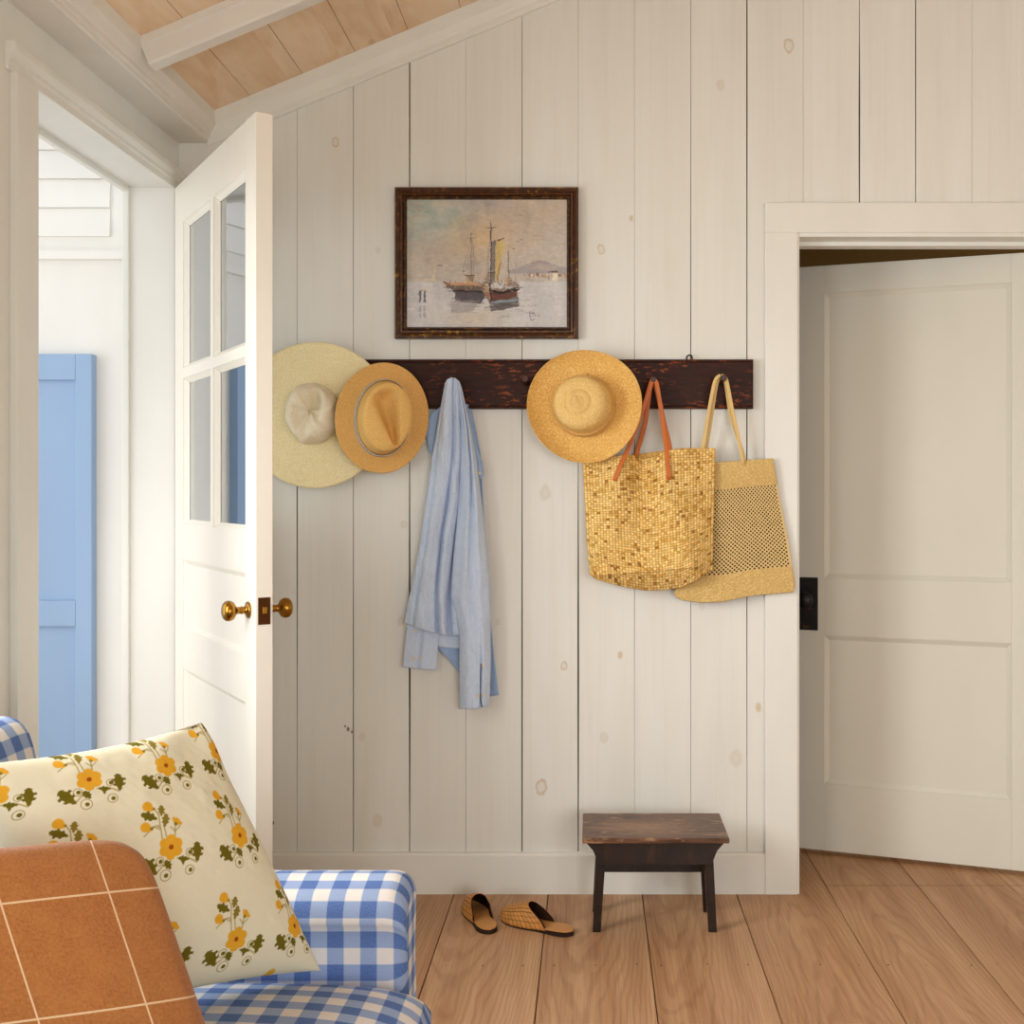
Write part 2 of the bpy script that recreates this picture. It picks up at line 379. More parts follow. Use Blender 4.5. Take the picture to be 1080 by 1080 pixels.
# ------------------------------------------------------------------ setting
CEIL0 = 2.399; SL = 5/12.
def ceil_z(x): return CEIL0+SL*(x+1.150)
XL = -1.275; XR = 3.4; YF = -2.6
OP0, OP1, OPZ = .632, 1.445, 2.03       # right doorway
def wall_back():
    mb = MB()
    B = [-1.275]+[(254+59.32*i-VX)/342. for i in range(1, 100)]
    B = [b for b in B if b < XR-.05]+[XR]
    zs = np.concatenate([np.arange(0, 4.4, .22), [4.4]])
    rnd = np.random.RandomState(11)
    gaps = []
    for b in B:
        base = rnd.uniform(.00025, .0006); g = np.full(len(zs), base)
        c = rnd.uniform(0, 2.6); L = rnd.uniform(.3, .8)
        g = g+rnd.uniform(.0001, .0009)*np.exp(-((zs-c)/L)**2); gaps.append(g)
    def gap_at(px, zc, L, amt):
        X = (px-VX)/342.; i = int(np.argmin([abs(b-X) for b in B])); gaps[i] = gaps[i]+amt*np.exp(-((zs-zc)/L)**2)
    gap_at(432, .75, .55, .0022); gap_at(432, 2.5, .5, .001); gap_at(313, 1.0, .5, .0012); gap_at(373, .5, .6, .001); gap_at(551, .6, .8, .0014)
    gap_at(610, .75, .5, .0018); gap_at(908, 2.35, .3, .0024); gap_at(789, 2.5, .7, .0014); gap_at(789, 1.4, .3, .001); gap_at(967, 2.6, .5, .0012)
    def strip(x0, x1, g0, g1, z0, z1):
        zz = np.unique(np.concatenate([[z0, z1], zs[(zs > z0) & (zs < z1)]]))
        a = x0+np.interp(zz, zs, g0) if g0 is not None else np.full(len(zz), x0)
        b = x1-np.interp(zz, zs, g1) if g1 is not None else np.full(len(zz), x1)
        V = []; e = .0008
        for k, z in enumerate(zz):
            V += [(a[k], 3.512, z), (a[k], 3.5+e, z), (a[k]+e, 3.5, z), (b[k]-e, 3.5, z), (b[k], 3.5+e, z), (b[k], 3.512, z)]
        mb.add(V, [(6*k+i, 6*k+i+1, 6*k+6+i+1, 6*k+6+i) for k in range(len(zz)-1) for i in range(5)], 0)
    a0, a1, zt = .60, 1.477, 2.07
    for i in range(len(B)-1):
        x0, x1 = B[i], B[i+1]; top = min(ceil_z(x1)+.05, 4.35)
        if x1 <= a0 or x0 >= a1: strip(x0, x1, gaps[i], gaps[i+1], 0, top)
        else:
            if x0 < a0: strip(x0, a0, gaps[i], None, 0, zt)
            if x1 > a1: strip(a1, x1, None, gaps[i+1], 0, zt)
            strip(x0, x1, gaps[i], gaps[i+1], zt, top)
    # the wall's body behind the boards, open at the doorway
    t = ceil_z(XR)
    for (x0, x1, z0) in ((XL, OP0, 0), (OP0, OP1, OPZ), (OP1, XR, 0)):
        mb.hexa([(x0, 3.510, z0), (x1, 3.510, z0), (x0, 3.62, z0), (x1, 3.62, z0), (x0, 3.510, ceil_z(x0)+.02), (x1, 3.510, ceil_z(x1)+.02), (x0, 3.62, ceil_z(x0)+.02), (x1, 3.62, ceil_z(x1)+.02)], 1)
    o = mb.build('wall_back', [M['wall'], M['gap']], smooth=False); tag(o, kind='structure')
wall_back()

def floor():
    mb = MB(); g = .0013; x = -.4225-.289*5
    rnd = np.random.RandomState(5)
    def board(x0, x1, y0, y1):
        e = .0015; P = [(x0, -.02), (x0, -e), (x0+e, 0), (x1-e, 0), (x1, -e), (x1, -.02)]
        V = [(p[0], y0, p[1]) for p in P]+[(p[0], y1, p[1]) for p in P]
        mb.add(V, [(i, i+1, 7+i, 6+i) for i in range(5)], 0)
    i = 0
    while x < XR:
        gg = g*rnd.uniform(.6, 1.25)
        ys = [YF, 5.2]
        if x > .72: ys = [YF, 3.56+(0 if i % 2 else .0), 5.2]
        if x < -.8: ys = [YF, 1.1, 5.2]
        for a, b in zip(ys[:-1], ys[1:]): board(x+gg, x+.289-gg, a+.0012, b-.0012)
        # nail heads in a row over the joists
        for jy in (3.56, 2.964, 2.30):
            for fx in (.12, .5, .87):
                cx = x+.289*fx+rnd.uniform(-.012, .012); cy = jy+rnd.uniform(-.006, .006)+(.012 if jy == 3.56 else 0)
                if jy == 3.56 and x < .72: continue
                r = rnd.uniform(.0018, .0032)
                V = [(cx+r*math.cos(k*PI/4), cy+r*math.sin(k*PI/4), .0004) for k in range(8)]
                mb.add(V, [tuple(range(8))], 1)
        x += .289; i += 1
    mb.box(-1.9, XR, YF, 5.2, -.06, -.012, 1)
    tag(mb.build('floor', [M['floor'], M['gap']], smooth=False), kind='structure')
floor()

def ceiling():
    mb = MB(); w_ = .1608; x = -1.150+.107-w_*1.0
    rnd = np.random.RandomState(9)
    x0s = [-1.30]+[ -1.150+.107+w_*k for k in range(0, 40)]
    x0s = [q for q in x0s if q < XR]+[XR+.1]
    for a, b in zip(x0s[:-1], x0s[1:]):
        g = rnd.uniform(.0008, .0016)
        for y0, y1 in ((YF-.1, .9), (.9, 3.62)):
            p = lambda X, dz: (X, ceil_z(X)+dz)
            A, B_ = a+g, b-g
            mb.hexa([(A, y0+.001, ceil_z(A)), (B_, y0+.001, ceil_z(B_)), (A, y1-.001, ceil_z(A)), (B_, y1-.001, ceil_z(B_)),
                     (A, y0+.001, ceil_z(A)+.02), (B_, y0+.001, ceil_z(B_)+.02), (A, y1-.001, ceil_z(A)+.02), (B_, y1-.001, ceil_z(B_)+.02)], 0)
    a, b = -1.32, XR+.1
    mb.hexa([(a, YF-.1, ceil_z(a)+.012), (b, YF-.1, ceil_z(b)+.012), (a, 3.62, ceil_z(a)+.012), (b, 3.62, ceil_z(b)+.012),
             (a, YF-.1, ceil_z(a)+.09), (b, YF-.1, ceil_z(b)+.09), (a, 3.62, ceil_z(a)+.09), (b, 3.62, ceil_z(b)+.09)], 1)
    tag(mb.build('ceiling', [M['ceiling'], M['gap']], smooth=False), kind='structure')
ceiling()

def rafter(y0):
    n = np.array([SL, 0, -1.]); n /= np.linalg.norm(n)     # pointing down from the ceiling
    mb = MB(); a, b = -1.160, XR
    prof = [(y0-.007, 0), (y0-.007, .018), (y0, .024), (y0, .066), (y0+.004, .072), (y0+.046, .072), (y0+.05, .066), (y0+.05, .024), (y0+.057, .018), (y0+.057, 0)]
    mb.prism(prof, a, b, lambda p, q, t: (t+n[0]*q, p, ceil_z(t)+n[2]*q))
    o = mb.build('trim_1', M['beam'], smooth=False); tag(o, 'white painted rafter sloping under the limed pine ceiling boards', kind='structure')
rafter(2.90)

# moulded cornice box along the left wall and the sloping crown on the back wall
mb = MB(); e = EYE
prof = [(XL-.02, e+1.067), (-1.184, e+1.067), (-1.178, e+1.071), (-1.178, e+1.079), (-1.171, e+1.083), (-1.171, e+1.092), (-1.163, e+1.100), (-1.158, e+1.108), (-1.152, e+1.116), (-1.150, e+1.120), (-1.150, e+1.1585), (XL-.02, e+1.106)]
mb.prism(prof, YF, 3.5, lambda p, q, t: (p, t, q))
tag(mb.build('trim_2', M['beam'], smooth=False), kind='structure')
mb = MB()
prof = [(3.5, 0), (3.462, 0), (3.462, .022), (3.466, .026), (3.474, .034), (3.484, .052), (3.486, .060), (3.490, .064), (3.490, .076), (3.493, .080), (3.5, .080)]
mb.prism(prof, -1.182, XR, lambda p, q, t: (t+q*SL*.0, p, ceil_z(t)-q*1.083))
tag(mb.build('trim_3', M['trim'], smooth=False), kind='structure')

# left wall with a doorway near the corner and a window nearer the camera
DY0, DY1, DZ = 2.585, 3.468, 2.165; WY0, WY1, WZ0, WZ1 = 1.45, 2.34, .84, 2.00; VY0, VY1, VZ0, VZ1 = -.98, .38, .60, 2.00
mb = MB(); xo = -1.41
for (y0, y1, z0, z1) in ((YF, VY0, -.02, 2.36), (VY0, VY1, -.02, VZ0), (VY0, VY1, VZ1, 2.36), (VY1, WY0, -.02, 2.36), (WY0, WY1, -.02, WZ0), (WY0, WY1, WZ1, 2.36), (WY1, DY0, -.02, 2.36), (DY0, DY1, DZ, 2.36), (DY1, 3.62, -.02, 2.36)):
    mb.box(xo, XL, y0, y1, z0, z1)
tag(mb.build('wall_left', M['trim'], smooth=False), kind='structure')
# door casing: moulded cap over the head, flat casing on the near side
mb = MB()
prof = [(XL, DZ-.008), (XL+.008, DZ-.008), (XL+.008, DZ+.010), (XL+.014, DZ+.014), (XL+.014, DZ+.022), (XL+.022, DZ+.030), (XL+.025, DZ+.034), (XL+.025, DZ+.050), (XL+.021, DZ+.054), (XL, DZ+.056)]
mb.prism(prof, DY0-.12, 3.497, lambda p, q, t: (p, t, q))
mb.box(XL, XL+.018, DY0-.10, DY0-.004, 0, DZ-.006)
tag(mb.build('trim_4', M['trim'], smooth=False, bevel=.0015), kind='structure')
# jamb stops on the outer edge of the reveal
mb = MB()
mb.box(-1.432, -1.41, DY1-.012, 3.62, -.02, DZ+.05); mb.box(-1.432, -1.41, DY0-.05, DY0+.012, -.02, DZ+.05); mb.box(-1.432, -1.41, DY0+.012, DY1-.012, DZ-.014, DZ+.05)
tag(mb.build('trim_5', M['trim'], smooth=False, bevel=.004), kind='structure')
# porch outside the doorway: side wall of boards with a rail, boards underfoot, blue panel added for the pane's reflection
mb = MB()
mb.box(-2.2, -1.432, 3.53, 3.60, -.12, 1.955)
mb.box(-2.2, -1.432, 3.505, 3.60, 1.955, 1.98)
mb.box(-2.2, -1.432, 3.54, 3.60, 1.98, 2.6)
for i in range(7):
    z = 2.03+.09*i; mb.hexa([(-2.2, 3.528, z), (-1.50, 3.528, z), (-2.2, 3.54, z), (-1.50, 3.54, z), (-2.2, 3.537, z+.088), (-1.50, 3.537, z+.088), (-2.2, 3.54, z+.088), (-1.50, 3.54, z+.088)])
tag(mb.build('wall_porch', M['siding'], smooth=False), kind='structure')
mb = MB(); mb.box(-3.4, -1.41, 1.2, 3.62, -.14, -.03)
tag(mb.build('floor_porch', M['deck'], smooth=False), kind='structure')
sh = empty('added_panel', (-1.70, 3.51, .06), 'blue painted panel added outside the doorway to be mirrored in the lower pane of the white glazed door', 'added_panel')
mb = MB()
for (x0, x1, z0, z1) in ((-1.86, -1.81, .06, 1.66), (-1.59, -1.54, .06, 1.66), (-1.81, -1.59, .06, .16), (-1.81, -1.59, 1.58, 1.66), (-1.81, -1.59, .82, .90)): mb.box(x0, x1, 3.495, 3.53, z0, z1)
mb.build('frame', M['blue'], sh, smooth=False, bevel=.002)
mb = MB(); mb.box(-1.81, -1.59, 3.508, 3.522, .16, .82); mb.box(-1.81, -1.59, 3.508, 3.522, .90, 1.58)
mb.build('panel', M['blue'], sh, smooth=False)

# other walls of the room
mb = MB(); mb.box(XR, XR+.12, YF, 3.62, -.02, 4.4); tag(mb.build('wall_right', M['trim'], smooth=False), kind='structure')
FX0, FX1, FZ0, FZ1 = .45, 2.45, .60, 2.10
mb = MB()
for (x0, x1, z0, z1) in ((XL, FX0, -.02, 4.4), (FX1, XR, -.02, 4.4), (FX0, FX1, -.02, FZ0), (FX0, FX1, FZ1, 4.4)): mb.box(x0, x1, YF-.12, YF, z0, z1)
tag(mb.build('wall_front', M['trim'], smooth=False), kind='structure')

# baseboard (meets the plank wall, dies into the door casing)
mb = MB()
prof = [(3.5, 0), (3.482, 0), (3.482, .118), (3.485, .123), (3.492, .126), (3.5, .126)]
mb.prism(prof, XL+.001, .532, lambda p, q, t: (t, p, q)); mb.prism(prof, 1.545, XR, lambda p, q, t: (t, p, q))
tag(mb.build('baseboard_back', M['trim'], smooth=False), kind='structure')
# right doorway casing and jamb
mb = MB()
mb.box(.532, OP0, 3.478, 3.5, 0, OPZ, 0); mb.box(OP1, OP1+.1, 3.478, 3.5, 0, OPZ); mb.box(.532, OP1+.1, 3.478, 3.5, OPZ, 2.122)
tag(mb.build('trim_6', M['trim'], smooth=False, bevel=.002), kind='structure')
mb = MB()
mb.box(OP0-.012, OP0+.006, 3.484, 3.64, 0, OPZ+.006); mb.box(OP1-.006, OP1+.012, 3.484, 3.64, 0, OPZ+.006); mb.box(OP0+.006, OP1-.006, 3.484, 3.64, OPZ-.012, OPZ+.006)
mb.box(OP0+.006, OP1-.006, 3.55, 3.60, OPZ-.026, OPZ-.012); mb.box(OP0+.006, OP0+.016, 3.55, 3.60, 0, OPZ-.012)
tag(mb.build('trim_7', M['trim'], smooth=False, bevel=.0015), kind='structure')
# room beyond the right doorway
mb = MB(); mb.box(-.3, 2.6, 5.2, 5.3, -.02, 2.5); mb.box(-.4, -.3, 3.62, 5.3, -.02, 2.5); mb.box(2.6, 2.7, 3.62, 5.3, -.02, 2.5); mb.box(-.4, 2.7, 3.62, 5.3, 2.5, 2.6)
tag(mb.build('wall_beyond', M['grass'], smooth=False), kind='structure')

# ------------------------------------------------------------------ doors
def leaf(H, ang_vec, nrm, w_, t, z0, z1, openings, panels, mat, name, mold=.014):
    """door leaf as one mesh. local s along the width, d from the visible face inwards, z up"""
    u = np.array(ang_vec)/np.linalg.norm(ang_vec); n = np.array(nrm)/np.linalg.norm(nrm)
    P = lambda s, d, z: (H[0]+u[0]*s-n[0]*d, H[1]+u[1]*s-n[1]*d, z)
    mb = MB()
    def bx(s0, s1, d0, d1, za, zb): mb.hexa([P(s0, d0, za), P(s1, d0, za), P(s0, d1, za), P(s1, d1, za), P(s0, d0, zb), P(s1, d0, zb), P(s0, d1, zb), P(s1, d1, zb)])
    holes = sorted(openings+panels, key=lambda h: h[2])
    s0 = min(h[0] for h in holes); s1 = max(h[1] for h in holes)
    bx(0, s0, 0, t, z0, z1); bx(s1, w_, 0, t, z0, z1)
    zc = z0
    rows = {}
    for h in holes: rows.setdefault((round(h[2], 4), round(h[3], 4)), []).append(h)
    for (za, zb), hs in sorted(rows.items()):
        bx(s0, s1, 0, t, zc, za)
        hs.sort(); sc_ = s0
        for h in hs:
            if h[0] > sc_+1e-4: bx(sc_, h[0], 0, t, za, zb)
            sc_ = h[1]
        if sc_ < s1-1e-4: bx(sc_, s1, 0, t, za, zb)
        zc = zb
    bx(s0, s1, 0, t, zc, z1)
    def wedge(a, b):   # triangular moulding strip between two ends (each end three points)
        mb.add(a+b, [(0,1,2), (3,5,4), (0,3,4,1), (1,4,5,2), (2,5,3,0)])
    for hs, inner in ((openings, .017), (panels, .011)):
        for (a, b, za, zb) in hs:
            m = mold
            for side in (0, 1):
                df = (lambda d: d) if side == 0 else (lambda d: t-d)
                c = [(a, za), (b, za), (b, zb), (a, zb)]; ci = [(a+m, za+m), (b-m, za+m), (b-m, zb-m), (a+m, zb-m)]
                for k in range(4):
                    q = (k+1) % 4
                    wedge([P(c[k][0], df(.002), c[k][1]), P(c[k][0], df(inner), c[k][1]), P(ci[k][0], df(inner), ci[k][1])],
                          [P(c[q][0], df(.002), c[q][1]), P(c[q][0], df(inner), c[q][1]), P(ci[q][0], df(inner), ci[q][1])])
            if hs is panels: bx(a, b, inner, t-inner, za, zb)
    return mb, P

# glazed white door standing open into the room
Hh = (-1.268, 3.452); uu = (.542, -.840); nn = (-.840, -.542)
d1 = empty('door_1', (Hh[0], Hh[1], .012), 'white glazed door with four panes standing open into the room at left', 'door', kind='structure')
lites = [(.105, .416, 1.140, 1.572), (.446, .750, 1.140, 1.572), (.105, .416, 1.602, 2.036), (.446, .750, 1.602, 2.036)]
pans = [(.105, .750, .831, 1.034), (.105, .750, .235, .713)]
mb, P1 = leaf(Hh, uu, nn, .838, .042, .012, 2.158, lites, pans, M['door'], 'leaf')
mb.build('door_leaf', M['door'], d1, smooth=False, bevel=.0012, bseg=1)
for (a, b, za, zb) in lites:
    mb = MB(); mb.hexa([P1(s, d, z) for z in (za, zb) for d in (.0175, .0215) for s in (a, b)])
    mb.build('glass_pane', M['glass'], d1, smooth=False)
def knob(parent, s, z, side, P, t, name='knob'):
    # rose, neck and flattened ball, turned about the door's normal
    prof = [(.0, 0), (.019, 0), (.021, .003), (.019, .006), (.010, .008), (.0085, .014), (.010, .018), (.0085, .022), (.009, .030), (.014, .034), (.021, .038), (.0245, .044), (.0255, .050), (.024, .057), (.019, .062), (.011, .065), (0, .0655)]
    def fn(x, y, h, a, k):
        d = -h if side == 0 else t+h
        return P(s+x, d, z+y)
    V, Fc, U = lathe(prof, 28, fn); o = make(name, V, Fc, M['brass'], parent); tag(o, 'aged brass knob'); return o
knob(d1, .782, .946, 0, P1, .042); knob(d1, .782, .946, 1, P1, .042)
mb = MB(); mb.hexa([P1(s, d, z) for z in (.914, .980) for d in (.006, .036) for s in (.830, .8395)])
lp = mb.build('latch_plate', M['bronze'], d1, smooth=False, bevel=.001); tag(lp, 'dark bronze latch plate')
mb = MB(); mb.hexa([P1(s, d, z) for z in (.940, .958) for d in (.015, .027) for s in (.838, .846)])
mb.build('latch_bolt', M['brass'], lp, smooth=False, bevel=.002)

# panelled door ajar in the right doorway
H2 = (1.437, 3.632); u2 = np.array((-.728, .258)); n2 = (-.334, -.942)
d2 = empty('door_2', (H2[0], H2[1], .014), 'cream two panel door ajar in the right doorway', 'door', kind='structure')
mb, P2 = leaf(H2, u2, n2, .772, .036, .014, 2.004, [], [(.088, .684, .241, .745), (.088, .684, .942, 1.909)], M['door2'], 'leaf', mold=.016)
mb.build('door_leaf', M['door2'], d2, smooth=False, bevel=.0012, bseg=1)
mb = MB(); mb.hexa([P2(s, d, z) for z in (.762, .942) for d in (-.005, .001) for s in (.706, .768)])
pl = mb.build('lock_plate', M['iron'], d2, smooth=False, bevel=.002); tag(pl, 'black worn iron lock plate')
prof = [(0, 0), (.017, 0), (.017, .004), (.010, .008), (.009, .022), (.018, .028), (.027, .036), (.029, .044), (.026, .052), (.016, .058), (0, .060)]
V, Fc, U = lathe(prof, 28, lambda x, y, h, a, k: P2(.744+x, -.005-h, .868+y)); tag(make('knob', V, Fc, M['iron'], d2), 'black iron knob')
mb = MB()
for (s0, s1, za, zb) in ((.728, .752, .833, .840), (.735, .756, .770, .778), (.736, .741, .918, .922), (.745, .753, .920, .923)): mb.hexa([P2(s, d, z) for z in (za, zb) for d in (-.0056, -.004) for s in (s0, s1)])
mb.build('rust_patch', M['rust'], pl, smooth=False)
mb = MB(); mb.hexa([P2(s, d, z) for z in (.806, .828) for d in (-.0056, -.004) for s in (.742, .747)])
mb.build('keyhole', M['gap'], pl, smooth=False)

# unseen windows; the nearer left one and the rear one added for fill
def window(name, axis, a0, a1, z0, z1, p):
    r = empty(name, ((p, (a0+a1)/2, z0) if axis == 'y' else ((a0+a1)/2, p, z0)), 'unseen white muntined window', 'window', kind='structure')
    mb = MB()
    def bx(u0, u1, w0, w1, dpt=.03):
        if axis == 'y': mb.box(p-dpt, p+.012, u0, u1, w0, w1)
        else: mb.box(u0, u1, p-dpt, p+.012, w0, w1)
    bx(a0-.08, a0, z0-.08, z1+.08); bx(a1, a1+.08, z0-.08, z1+.08); bx(a0, a1, z0-.08, z0); bx(a0, a1, z1, z1+.08)
    mb.build('window_frame', M['trim'], r, smooth=False, bevel=.002)
    mb = MB(); m = (a0+a1)/2; h = (z0+z1)/2
    bx(m-.012, m+.012, z0, z1, .02); bx(a0, a1, h-.015, h+.015, .02)
    mb.build('muntin', M['trim'], r, smooth=False)
window('window_1', 'y', WY0, WY1, WZ0, WZ1, XL); window('added_window_3', 'y', VY0, VY1, VZ0, VZ1, XL); window('added_window_2', 'x', FX0, FX1, FZ0, FZ1, YF)
# ------------------------------------------------------------------ peg rail
RF = 3.476                                   # front face of the rail board
rail = empty('peg_rail', (.0, 3.488, XZ(0, 431)[1]), 'dark worn wooden peg rail mounted on the white plank wall under the painting', 'peg rail')
x0, z0 = XZ(318, 431, RF); x1, z1 = XZ(794.5, 379, RF)
mb = MB()
def rail_section(px, inset):
    pass
prof = [(3.5, z0), (RF, z0), (RF, z0+.006), (RF+.003, z0+.010), (RF+.003, z1-.010), (RF, z1-.006), (RF, z1), (3.5, z1)]
mb.prism(prof, x0, x1, lambda p, q, t: (t, p, q))
mb.box(x1-.006, x1, RF-.0005, 3.4995, z0, z1)
mb.build('board', M['rail'], rail, smooth=False, bevel=.0012)
PEGS = [(333, 419), (406, 412), (478, 405), (555, 404), (618, 414), (688, 405), (761, 403)]
for (a, b) in PEGS:
    X, Z = XZ(a, b, RF); L = .062 if b < 408 else .044
    V = []; Fc = []
    prof = [(0, .0105), (.012, .0085), (.040, .0078), (.052, .0095), (L-.003, .0105), (L, .0085)]
    vv = []
    for (d, r) in prof:
        for k in range(8):
            an = PI/8+k*PI/4; q = r*(1.0 if k % 2 else 1.0)
            vv.append((X+q*math.cos(an), RF+.003-d, Z+q*math.sin(an)+d*.12))
    Fc = grid_faces(8, len(prof), True)+[tuple(range((len(prof)-1)*8, len(prof)*8))]
    make('peg', vv, Fc, M['peg'], rail, smooth=False)
X, Z = XZ(727, 379, 3.49)
V, Fc, U = tube(smoothpath([(X-.008, 3.488, Z-.006), (X-.008, 3.484, Z+.006), (X-.004, 3.480, Z+.011), (X+.004, 3.480, Z+.011), (X+.008, 3.484, Z+.006), (X+.008, 3.488, Z-.006)], 18), .0024, 6)
tag(make('hanger_loop', V, Fc, M['iron'], rail), 'small black metal hanger loop')

# ------------------------------------------------------------------ hats
M['straw_sun'] = straw('pale_sunhat_straw', (254,243,202), (240,222,168), 780, hi=(252,246,222))
M['straw_sun_crown'] = straw('cream_sunhat_straw', (255,250,232), (240,226,190), 780, hi=(254,248,228))
M['fedora_brim'] = straw('tan_fedora_straw', (236,190,118), (216,166,94), 900, amt=.35)
M['fedora_crown'] = straw('honey_fedora_straw', (244,204,130), (228,180,102), 900, amt=.3, hi=(250,216,150))
M['straw_brim'] = straw('golden_braided_straw', (246,206,128), (212,160,78), 800, hi=(246,226,176))
M['straw_crown'] = straw('light_braided_straw', (250,220,152), (218,174,98), 620, hi=(250,234,194))
def frame(c, right=0, up=0, roll=0):
    a, b, r = (math.radians(q) for q in (right, up, roll))
    R_ = np.array((math.cos(a), math.sin(a), 0)); O = np.array((math.sin(a)*math.cos(b), -math.cos(a)*math.cos(b), math.sin(b)))
    U_ = np.cross(O, R_)*-1.0
    if U_[2] < 0: U_ = -U_
    def fn(x, y, n):
        X_ = x*math.cos(r)-y*math.sin(r); Y_ = x*math.sin(r)+y*math.cos(r)
        return c+R_*X_+U_*Y_+O*n
    return fn
# wide pale sun hat
c = at(333, 437, 3.452); fr = frame(c, 2, 1)
hat = empty('sun_hat', tuple(c-np.array((0, 0, .22))), 'large pale straw sun hat with crumpled cream crown hanging next to the open door', 'hat', 'hats on the peg rail')
def brim_fn(x, y, h, a, k):
    r = math.hypot(x, y); t = max(0, (r-.08)/.145)
    w_ = .006*math.sin(2*a+.6)*t*t+.003*math.sin(5*a+1)*t*t; q = 1+.012*math.sin(3*a+.5)*t
    return fr(x*q, y*q, h+w_)
prof = [(.080+.1426*t, .004-.010*t+.007*t*t) for t in np.linspace(0, 1, 22)]
V, Fc, U = lathe(prof, 96, brim_fn); make('brim', V, Fc, M['straw_sun'], hat, uv=U, wrapu=True, solid=.0028)
def crown_fn(x, y, h, a, k):
    t = h/.098
    n1 = float(fbm(math.cos(a)*1.4+2+t*.9, math.sin(a)*1.4+2+t*1.1, 4)-.5); n2 = float(vnoise(math.cos(a)*3+5, math.sin(a)*3+5+t*3, 9)-.5)
    q = 1+.34*n1*min(1, t*2.5)+.12*n2*min(1, t*2)
    dd = -.052*math.exp(-((x-.018)/.017)**2-((y-.022)/.040)**2)*min(1, t*1.3)-.028*math.exp(-((x+.022)/.022)**2-((y+.012)/.034)**2)*min(1, t*1.2)
    sx = -.003*t; sy = .006*t
    return fr(x*q*.92+sx, y*q*1.10+sy, h*(1+.55*n1)+dd)
prof = [(.081, .004), (.083, .010), (.084, .022), (.083, .036), (.081, .050), (.078, .064), (.073, .077), (.065, .087), (.053, .093), (.04, .096), (.027, .0975), (.014, .098), (.002, .098)]
V, Fc, U = lathe(prof, 72, crown_fn, cap1=True); U = [(a, b*1) for a, b in U]
make('crown', V, Fc, M['straw_sun_crown'], hat, uv=U, wrapu=True, subsurf=1)
# tan fedora
c = at(403.5, 441, 3.405); fr2 = frame(c, 19, -1, -6)
hat = empty('fedora_hat', tuple(c-np.array((0, 0, .165))), 'tan straw fedora with pinched crown and striped band overlapping the pale sun hat', 'hat', 'hats on the peg rail')
A0, B0 = .082, .113; A1, B1 = .1395, .1655
V = []; U = []; n = 110; rows = 16
for j in range(rows):
    t = j/(rows-1)
    for i in range(n):
        a = 2*PI*i/n; x = math.cos(a)*(A0*(1-t)+A1*t); y = math.sin(a)*(B0*(1-t)+B1*t)
        h = -.006*t+.010*t*t*(.6-.7*math.cos(2*a))+.006*t*t*math.sin(a+.7)
        V.append(fr2(x, y, h)); U.append((i/n, .09+t*.06))
make('brim', V, grid_faces(n, rows, True), M['fedora_brim'], hat, uv=U, wrapu=True, solid=.003)
V = []; U = []; rows = 34; HT = .104
for j in range(rows):
    t = j/(rows-1)
    for i in range(n):
        a = 2*PI*i/n
        if t < .42:                          # side wall
            q = t/.42; s_ = 1-.13*q**1.3; h = HT*q
        else:
            q = (t-.42)/.58; s_ = .87*(1-q); h = HT+.009*(1-(1-q)**2)
            e_ = min(1, q/.09); h -= .006*(1-e_)
        x = math.cos(a)*A0*s_; y = math.sin(a)*B0*s_
        if t < .42: h *= (1-.10*(math.sin(a) < 0)*abs(math.sin(a))**2*0)
        # teardrop crease, broad at the upper left and pinched at the lower right
        r_ = math.radians(20); p = x*math.sin(r_)*1-y*math.cos(r_)*1; qd = x*math.cos(r_)+y*math.sin(r_)
        pp = (p+.085)/.165                    # 0 at the top, 1 at the front pinch
        wq = max(.008, .034-.026*pp)
        along = 1/(1+math.exp(-(pp-.10)*26))*1/(1+math.exp((pp-1.02)*24))
        side = 1 if t >= .42 else (t/.42)**4
        dent = .050*along*math.exp(-abs((qd-.006)/wq)**2.6)*side
        V.append(fr2(x, y, h-dent)); U.append((i/n, .14*t))
make('crown', V, grid_faces(n, rows, True), M['fedora_crown'], hat, uv=U, wrapu=True, subsurf=1)
k = NM('striped_hat_band', .7, .2); u_, v_, _ = k.sep(k.uv())
dash = k.math('GREATER_THAN', k.math('SINE', k.math('MULTIPLY', u_, 2*PI*46)), -.2)
col = k.ramp(v_, [(0, lin((214,202,178))), (.10, lin((232,224,208))), (.36, lin((112,66,44))), (.52, lin((232,224,208))), (.66, lin((38,38,46))), (.84, lin((232,224,208)))], 'CONSTANT')
k.color(col); M['band'] = k.m
V = []; U = []
for j, q in enumerate(np.linspace(0, 1, 5)):
    for i in range(n):
        a = 2*PI*i/n; s_ = 1.035-.13*(q*.30)**1.3+.008*math.sin(PI*q); V.append(fr2(math.cos(a)*A0*s_, math.sin(a)*B0*s_, -.001+q*.031)); U.append((i/n, q*.999))
tag(make('hat_band', V, grid_faces(n, 5, True), M['band'], hat, uv=U, wrapu=True, solid=.0012), 'white hat band with dark and rust stripes')
